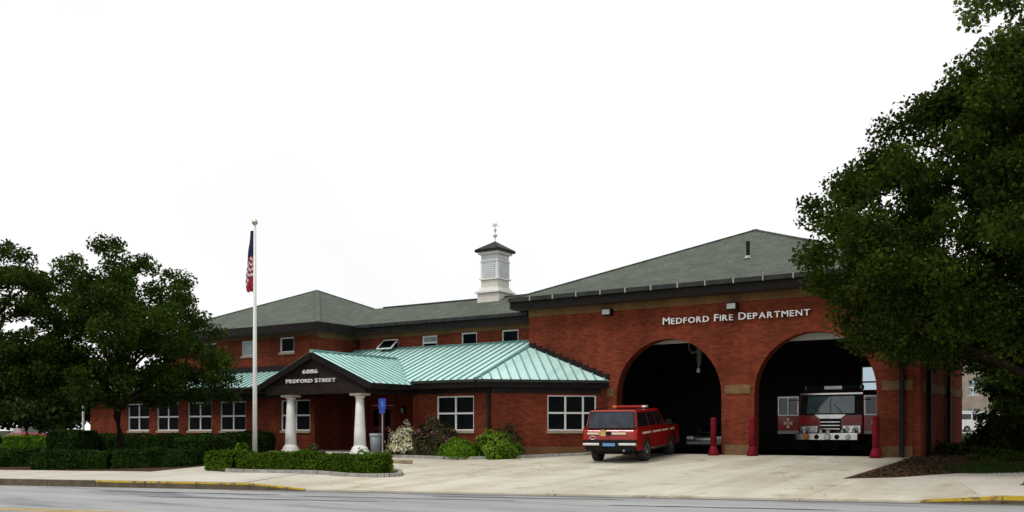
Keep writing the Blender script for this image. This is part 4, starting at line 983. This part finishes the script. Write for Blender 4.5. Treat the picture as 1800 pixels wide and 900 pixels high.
def tree(name, label, loc, prof, trunk_r, trunk_h, nclump, leaves, cs, size, m, group=None, limbs=16, seed=(0, 0), lean=(0, 0), lobe=1.0):
    global rng
    rng = np.random.default_rng(int(seed[0]*100+seed[1]*1000)+11); random.seed(int(seed[0]*100)+3)
    t = thing(name, label, 'tree', loc, group=group)
    C, P = crown_points(prof, nclump, leaves, cs, seed, lobe=lobe)
    top = prof[-1][0]; tb = MB()
    H = top*.8; pts = [(lean[0]*k/8+.12*math.sin(k*1.3+seed[0])*(k > 1), lean[1]*k/8+.10*math.cos(k*1.7)*(k > 1), H*k/8) for k in range(9)]
    tb.tube([(0, 0, -.3)]+pts, [trunk_r*1.55, trunk_r*1.3]+[trunk_r*(1-.11*k) for k in range(1, 9)], 10)
    order = rng.choice(len(C), min(limbs*3, len(C)), replace=False)
    made = 0
    for i in order:
        c = Vector(C[i]); 
        if made >= limbs: break
        if math.hypot(c.x, c.y) < .8: continue
        zb = max(trunk_h, min(H*.92, c.z-.55*math.hypot(c.x, c.y)-random.uniform(0, .6))); k = min(7.99, zb/H*8); b = Vector(pts[int(k)]).lerp(Vector(pts[int(k)+1]), k-int(k))
        r0 = trunk_r*(.5-.3*zb/top); mid = b.lerp(c, .5)+Vector((random.uniform(-.25, .25), random.uniform(-.25, .25), .25))
        tb.tube([b, b.lerp(mid, .5)+Vector((0, 0, .08)), mid, mid.lerp(c, .6), c], [r0, r0*.8, r0*.6, r0*.4, r0*.15], 6, cap=False)
        made += 1
        for _ in range(2):
            e = mid+Vector((random.uniform(-1, 1), random.uniform(-1, 1), random.uniform(.2, 1)))*.9; tb.tube([mid, mid.lerp(e, .5)+Vector((0, 0, .05)), e], [r0*.4, r0*.28, r0*.08], 5, cap=False)
    tb.build('trunk', 'bark', t, smooth=True)
    numpy_quads('crown', leaf_quads(P, size), m, t)
    return t
p = at(1832, 28.5)
tree('shade_tree', 'huge dark green tree spreading over the right end of the garage', p,
     [(3.3, 3.9), (3.9, 5.2), (4.7, 5.9), (5.8, 6.6), (7.3, 6.7), (8.4, 6.2), (9.4, 5.4), (10.4, 4.3), (11.2, 3.0), (12.0, 1.6), (12.6, .6)], .30, 2.6, 680, 215000, .70, .135, 'leaf_dark', limbs=38, seed=(1.2, .4), lobe=.7)
p = at(1872, 34)
tree('tall_tree', 'taller pale green tree rising behind the huge dark tree', p, [(6, 2.2), (9, 2.9), (12, 3.1), (15, 3.0), (18.0, 2.4), (20, 1)], .28, 5, 120, 30000, 1.0, .2, 'leaf_pale', limbs=14, seed=(.3, 2))
p = at(212, 42)
tree('maple_tree', 'broad dark green tree in the lawn covering the left windows', p, [(2.4, 3.2), (3.0, 4.5), (4.0, 4.8), (5.2, 4.6), (6.3, 4.2), (7.2, 3.6), (8.0, 2.7), (8.7, 1.6), (9.2, .6)], .20, 2.1, 280, 70000, .66, .14, 'leaf_left', limbs=24, seed=(2.1, 1.0), lobe=.7)
p = at(-5, 40)
tree('street_tree', 'dark green tree with a bare lower trunk beside the broad lawn tree', p, [(2.8, 1.8), (3.6, 3.0), (4.8, 3.3), (6, 3.0), (7.2, 2.6), (8.2, 1.9), (8.9, 1.0), (9.2, .4)], .22, 2.2, 150, 38000, .62, .14, 'leaf_left', limbs=16, seed=(.2, 3.0))
for i, (px, d, h, r, lab) in enumerate(((48, 61, 6.0, 3.0, 'rounded mid green tree behind the parked red car'), (128, 59, 5.6, 2.6, 'small mid green tree beyond the end of the brick wing'), (-40, 85, 8.5, 4.2, 'large mid green tree far behind the street tree'), (88, 95, 9, 4.5, 'hazy green tree beyond the parked cars'))):
    p = at(px, d); tree('garden_tree', lab, p, [(1.35, r*.7), (h*.35, r), (h*.6, r*.9), (h*.85, r*.55), (h, r*.2)], .16, 1.2, 70, 9000, 1.0, .32, 'leaf_mid', group='trees beyond the left end of the station', limbs=8, seed=(i, i*2))
p = at(1782, 60); tree('garden_tree', 'leafy light green tree in front of the tan building', p, [(2.6, 1.0), (3.6, 2.4), (5.2, 2.9), (6.6, 2.4), (7.8, .9)], .15, 2, 70, 11000, .8, .28, 'leaf_mid', limbs=10, seed=(4, 1))
p = at(1850, 52); tree('garden_tree', 'dark tree beside the tan building', p, [(1.6, 2.0), (3.2, 3.4), (5.5, 3.4), (7.5, 2.2), (8.6, .8)], .17, 1.2, 80, 14000, .9, .26, 'leaf_dark', limbs=10, seed=(5, 1))

p = at(1888, 37.5); tree('evergreen', 'dense dark evergreen standing beyond the trunk of the huge tree', p, [(.5, 2.2), (2, 2.9), (4, 2.8), (6, 2.3), (8, 1.4), (9.5, .4)], .2, .4, 110, 26000, .75, .2, 'leaf_dark', limbs=10, seed=(6, 2))
def hedge(name, label, path, width, hgt, nleaf, m='leaf_hedge', size=.09, z0=.0, cat='hedge', top_m=None):
    cx = sum(p[0] for p in path)/len(path); cy = sum(p[1] for p in path)/len(path)
    t = thing(name, label, cat, (cx, cy, G(cx, cy)), world_parts=True)
    P = np.array(path, float); seg = np.linalg.norm(np.diff(P, axis=0), axis=1); cum = np.concatenate([[0], np.cumsum(seg)]); Ltot = cum[-1]
    n = nleaf; s = rng.uniform(-width*.3, Ltot+width*.3, n)
    sc = np.clip(s, 0, Ltot); xs = np.interp(sc, cum, P[:, 0]); ys = np.interp(sc, cum, P[:, 1])
    i = np.clip(np.searchsorted(cum, sc, side='right')-1, 0, len(seg)-1); tg = (P[i+1]-P[i])/seg[i][:, None]; nr = np.stack([-tg[:, 1], tg[:, 0]], 1)
    ex = s-sc; xs += tg[:, 0]*ex; ys += tg[:, 1]*ex
    per = width+2*hgt; u = rng.uniform(0, per, n)
    w = np.where(u < hgt, -width/2, np.where(u > hgt+width, width/2, u-hgt-width/2)); h = np.where(u < hgt, u, np.where(u > hgt+width, per-u, hgt))
    endf = np.sqrt(np.clip(1-(np.abs(ex)/(width*.32))**2, .1, 1)); w = w*endf
    rnd = np.abs(w)/(width/2); h = h*(1-.10*np.clip(rnd, 0, 1)**3)*(1+.06*np.sin(s*2.3)+.05*np.sin(s*5.1+1))
    wob = 1+.07*np.sin(s*3.1+h*4)+.05*np.sin(s*7.7)
    w = w*wob
    x = xs+nr[:, 0]*w; y = ys+nr[:, 1]*w
    g = np.array([G(a, b) for a, b in zip(x, y)])
    pts = np.stack([x, y, g+h+z0], 1)+rng.normal(size=(n, 3))*.03
    nm = np.stack([nr[:, 0]*np.sign(w)*(h < hgt*.85), nr[:, 1]*np.sign(w)*(h < hgt*.85), (h >= hgt*.85)*1.0], 1)
    # clipped ends
    for e0, tgv in ((P[0], -(P[1]-P[0])/seg[0]), (P[-1], (P[-1]-P[-2])/seg[-1])):
        k = int(width*hgt*1100); ww_ = rng.uniform(-.46, .46, k)*width; hh_ = rng.uniform(0, 1, k)*hgt; oo = .28*width*np.sqrt(np.clip(1-(ww_/(width*.5))**2, .05, 1))
        ex_ = e0[0]+tgv[0]*oo-tgv[1]*ww_; ey_ = e0[1]+tgv[1]*oo+tgv[0]*ww_
        q = np.stack([ex_, ey_, np.array([G(a, b) for a, b in zip(ex_, ey_)])+hh_+z0], 1)+rng.normal(size=(k, 3))*.03
        pts = np.concatenate([pts, q]); nm = np.concatenate([nm, np.tile([tgv[0], tgv[1], 0], (k, 1))])
    numpy_quads('foliage', leaf_quads(pts, size, .1, nm), m, t)
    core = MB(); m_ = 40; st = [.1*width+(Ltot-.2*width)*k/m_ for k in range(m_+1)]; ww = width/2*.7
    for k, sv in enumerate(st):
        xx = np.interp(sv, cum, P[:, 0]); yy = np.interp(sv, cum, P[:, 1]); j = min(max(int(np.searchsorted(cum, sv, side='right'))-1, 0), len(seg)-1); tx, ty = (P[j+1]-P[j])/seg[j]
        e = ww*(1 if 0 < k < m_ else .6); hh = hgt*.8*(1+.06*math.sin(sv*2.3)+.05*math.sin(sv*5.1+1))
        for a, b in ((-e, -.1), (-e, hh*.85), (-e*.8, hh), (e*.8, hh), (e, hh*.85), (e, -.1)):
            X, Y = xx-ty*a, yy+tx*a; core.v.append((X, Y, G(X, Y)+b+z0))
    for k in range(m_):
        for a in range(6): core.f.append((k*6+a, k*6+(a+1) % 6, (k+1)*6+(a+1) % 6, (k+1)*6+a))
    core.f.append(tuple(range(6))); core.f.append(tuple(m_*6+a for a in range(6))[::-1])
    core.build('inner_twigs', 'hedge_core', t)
    return t
hedge('hedge', 'clipped low green hedge filling the kerbed island with the flagpole', [at(388, 33.9)[:2], at(430, 32.95)[:2], at(480, 32.6)[:2], at(560, 32.15)[:2], at(668, 31.75)[:2]], 1.05, .62, 16000, 'leaf_island', .085)
hedge('hedge', 'dark clipped hedge lining the pavement below the lawn tree', [at(85, 35.4)[:2], at(200, 35.5)[:2], at(322, 36.3)[:2]], 1.5, .60, 15000, 'leaf_hedge', .10)
hedge('hedge', 'tall dark hedge running back from the pavement towards the porch', [at(338, 37.2)[:2], at(388, 39.6)[:2], at(440, 42.5)[:2], (-34.2, -5.4)], 1.4, 1.0, 12000, 'leaf_hedge', .10)
hedge('hedge', 'long foundation hedge under the left row of windows', [(-47.5, -4.6), (-42, -4.6), (-35.6, -4.6)], 1.2, .82, 14000, 'leaf_hedge', .10)
hedge('hedge', 'dark hedge at the foot of the street tree', [at(-60, 38)[:2], at(0, 37.2)[:2], at(48, 37.6)[:2]], 1.5, .62, 8000, 'leaf_hedge', .10)
hedge('hedge', 'lime topped hedge in front of the parked red car', [at(20, 56)[:2], at(112, 56)[:2]], 1.4, .6, 8000, 'leaf_bright', .12, z0=.1)
hedge('hedge', 'dark hedge between the lime topped hedge and the brick wing', [at(105, 52)[:2], at(150, 51)[:2]], 1.3, .95, 6000, 'leaf_hedge', .12, z0=.1)

def shrub(name, label, loc, rad, nleaf, m, size, cat='shrub', lump=.18, extra=None, group=None):
    t = thing(name, label, cat, loc, group=group)
    def pts(n, k=1.0, zmin=-.15):
        d = unit(n); d = d[d[:, 2] > zmin]
        l = 1+lump*np.sin(d[:, 0]*5+loc[0])*np.cos(d[:, 1]*6+loc[1])+lump*.6*np.sin(d[:, 2]*9+d[:, 0]*7)
        return d*l[:, None]*np.array(rad)*k*rng.uniform(.86, 1.04, len(d))[:, None]+np.array([0, 0, rad[2]*.12]), d
    P, d = pts(nleaf); numpy_quads('foliage', leaf_quads(P, size, .1, d), m, t)
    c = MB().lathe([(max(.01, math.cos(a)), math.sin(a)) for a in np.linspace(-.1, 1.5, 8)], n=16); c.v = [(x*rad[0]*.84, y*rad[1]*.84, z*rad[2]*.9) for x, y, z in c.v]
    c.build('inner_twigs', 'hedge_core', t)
    if extra:
        em, n, es, lo, sel = extra
        P, d = pts(n*6, 1.03, lo); k = sel(d); P = P[k][:n]; d = d[k][:n]
        # each blossom head is a tight cluster of petals
        Q = np.repeat(P, 9, 0)+rng.normal(size=(len(P)*9, 3))*es*.45
        numpy_quads('blossoms', leaf_quads(Q, es*.7, .2, np.repeat(d, 9, 0)), em, t)
    return t
g = lambda x, y: (x, y, G(x, y)+.05)
shrub('flowering_bush', 'bush covered in creamy white blossoms beside the blue sign', g(-26.05, -4.75), (.66, .55, .98), 3500, 'leaf_mid', .1, 'bush', extra=('flower_white', 330, .17, -.05, lambda d: d[:, 2] > .1))
shrub('rhododendron', 'large bronze green bush with a few pink blossoms under the window', g(-24.75, -4.45), (1.15, .75, 1.30), 9000, 'leaf_bronze', .12, 'bush', extra=('flower_pink', 22, .15, .1, lambda d: (d[:, 0] > -.4) & (d[:, 1] < 0) & (d[:, 2] < .75)))
shrub('round_shrub', 'low clipped bright green shrub in front of the flowering bushes', g(-23.35, -4.75), (.85, .6, .72), 6000, 'leaf_bright', .08, lump=.06)
shrub('spreading_shrub', 'loose yellow green shrub at the end of the bed by the angled wall', g(-22.0, -4.0), (1.0, .75, .88), 7500, 'leaf_yellow_mix', .1, lump=.22)
shrub('heather_tuft', 'small purplish shrub against the angled brick wall', g(-21.9, -3.2), (.6, .35, 1.15), 2500, 'leaf_bronze', .09, extra=('flower_pink', 6, .1, .2, lambda d: d[:, 2] > .3))
shrub('leafy_plant', 'leafy bright plant next to the flagpole base', (*at(425, 35.0)[:2], -.52), (.40, .35, .82), 900, 'leaf_bright', .16, 'plant', group='plants behind the island hedge')
shrub('leafy_plant', 'bushy plant behind the island hedge between the columns', (*at(552, 33.6)[:2], -.50), (.75, .4, .78), 1600, 'leaf_mid', .13, 'plant', group='plants behind the island hedge')
shrub('leafy_plant', 'small plant near the right column behind the island hedge', (*at(640, 33.2)[:2], -.50), (.5, .35, .66), 1000, 'leaf_bright', .12, 'plant', group='plants behind the island hedge')
shrub('dry_shrub', 'twiggy yellowish plant at the tip of the island', (*at(672, 32.0)[:2], -.50), (.38, .3, .62), 900, 'leaf_yellow', .11, 'plant')
shrub('round_bush', 'big dark rounded bush before the tan building', at(1762, 38), (1.15, 1.1, 1.75), 7000, 'leaf_dark', .12, 'bush')
shrub('round_bush', 'dark bush at the back corner of the garage side wall', (*at(1712, 47)[:2], 0), (1.3, 1.2, .55), 4000, 'leaf_dark', .12, 'bush')
shrub('ground_shrub', 'low dark green ground shrub beside the garage side wall', (*at(1660, 38)[:2], -.02), (2.4, 1.6, .45), 6000, 'leaf_dark', .11)
shrub('ground_shrub', 'low dark shrub at the foot of the huge tree', (*at(1768, 32)[:2], -.24), (1.3, 1.0, .42), 4500, 'leaf_dark', .11)
# grass
def grass(name, n, region, m='grass_blade', hh=.09):
    pts = region(n); k = len(pts); a = rng.uniform(0, np.pi, k); wv = np.stack([np.cos(a), np.sin(a), np.zeros(k)], 1)*.012; ln = rng.normal(size=(k, 3))*.03; ln[:, 2] = hh*rng.uniform(.5, 1.4, k)
    V = np.stack([pts-wv, pts+wv, pts+ln], 1).reshape(-1, 3); o = numpy_quads(name, V, m, None, tri=True); return tag(o, None, None, None, 'stuff')
def reg_left(n):
    px = rng.uniform(-40, 330, n); d = rng.uniform(36.5, 50, n); P = np.array([at(a, b) for a, b in zip(px, d)]); return P[P[:, 1] < -5]
o = grass('grass', 26000, reg_left); o['label'] = 'shaded lawn grass in front of the left windows'; o['category'] = 'grass'
def reg_right(n):
    px = rng.uniform(1560, 1830, n); d = rng.uniform(27.5, 40, n); P = np.array([at(a, b) for a, b in zip(px, d)]); q = np.sin(P[:, 0]*1.3)+np.cos(P[:, 1]*.9+P[:, 0]*.5)+rng.normal(size=n)*.5
    P = P[(q > .85) & (P[:, 0] > -6.7) & (P[:, 1] > -6.0)]; P[:, 2] += .03; return P
o = grass('grass', 26000, reg_right, hh=.12); o['label'] = 'patchy grass on the mulch below the huge tree'; o['category'] = 'grass'
# mulch chips
def chips(n):
    px = rng.uniform(1470, 1820, n); d = rng.uniform(26, 38, n); P = np.array([at(a, b) for a, b in zip(px, d)]); P = P[(P[:, 0] > -7.1) & ((P[:, 1]-(-7.7)) > (P[:, 0]+7.3)*.72)]; P[:, 2] += .045; return P
o = numpy_quads('mulch_chips', leaf_quads(chips(9000), .09, 1.5), 'mulch', None); tag(o, 'loose brown mulch chips on the bed by the driveway', 'mulch', None, 'stuff')

# ------------------------------------------------------------------ distant things
bx_, by_, bz_ = at(1790, 108)
apt = thing('apartment_building', 'tan stone apartment block glimpsed behind the garage', 'building', (bx_, by_, bz_), R(33.4))
rows = [(.9, 2.7), (4.1, 5.9), (7.3, 9.0)]; cols_ = [(-5.6+k*2.35, -4.3+k*2.35) for k in range(8)]
hl = [(a, b, c, d) for a, b in cols_ for c, d in rows]
o = clean(wall_grid(-6.5, 14, -1, 10.2, lambda u, w, z: (u, w, z), .4, hl).build('wall', 'tan_stone', apt))
MB().box(-6.5, 14, 8, 8.4, -1, 10.2).box(-6.5, -6.1, .4, 8, -1, 10.2).box(13.6, 14, .4, 8, -1, 10.2).build('side_walls', 'tan_stone', apt)
MB().box(-6.8, 14.3, -.3, 8.7, 10.2, 10.7).build('roof', 'soffit', apt)
for a, b, c, d in hl:
    w_ = MB().box(a, a+.08, .15, .25, c, d).box(b-.08, b, .15, .25, c, d).box(a+.08, b-.08, .15, .25, d-.08, d).box(a+.08, b-.08, .15, .25, c, c+.08).box((a+b)/2-.05, (a+b)/2+.05, .15, .25, c+.08, d-.08).box(a+.08, (a+b)/2-.05, .15, .25, (c+d)/2-.04, (c+d)/2+.04).box((a+b)/2+.05, b-.08, .15, .25, (c+d)/2-.04, (c+d)/2+.04).build('window', 'white_paint', apt)
    MB().box(a+.08, b-.08, .26, .28, c+.08, d-.08).build('pane', 'glass_pale', w_)
vx, vy, vz = at(1716, 92)
van = thing('van', 'white van parked beyond the garage', 'van', (vx, vy, vz), R(-50))
vb = MB().prism(arch_profile([(2.5, .7), (2.45, 1.05), (1.75, 1.25), (1.2, 1.95), (-2.4, 2.0), (-2.5, .6)], (-1.5, 1.6), .40, .35, -2.5, 2.45, .34), lambda y, z: (-.95, y, z), lambda y, z: (.95, y, z)).build('body', 'van_white', van, bevel=.06)
for sx in (-1, 1):
    for y0, y1 in ((-2.2, -1.1), (-.95, .1), (.25, 1.15)): MB().box(sx*.952-.004, sx*.952+.004, y0, y1, 1.25, 1.75).build('side_window', 'car_glass', van)
    for y in (-1.5, 1.6): wheel(van, sx*.84, y, .34, .22)
    MB().box(sx*.75-.13, sx*.75+.13, 2.42, 2.52, .72, .92).build('headlight', 'lamp_clear', van)
glass(van, [(-.85, 1.72, 1.3), (.85, 1.72, 1.3), (.8, 1.24, 1.9), (-.8, 1.24, 1.9)], (0, 1, .3), name='windscreen', e=.03)
tag(sheet('parking_area', [at(1640, 74)[:2], at(1900, 74)[:2], at(1900, 104)[:2], at(1640, 104)[:2]], 'sidewalk', .03, 3), kind='structure')
p = at(44, 72); sedan('parked_car', 'red parked car behind the lime topped hedge', (p[0], p[1], p[2]-.12), R(75), 'far_red')
p = at(100, 74); sedan('parked_car', 'white parked car behind the garden trees', (p[0], p[1], p[2]-.12), R(40), 'far_white')
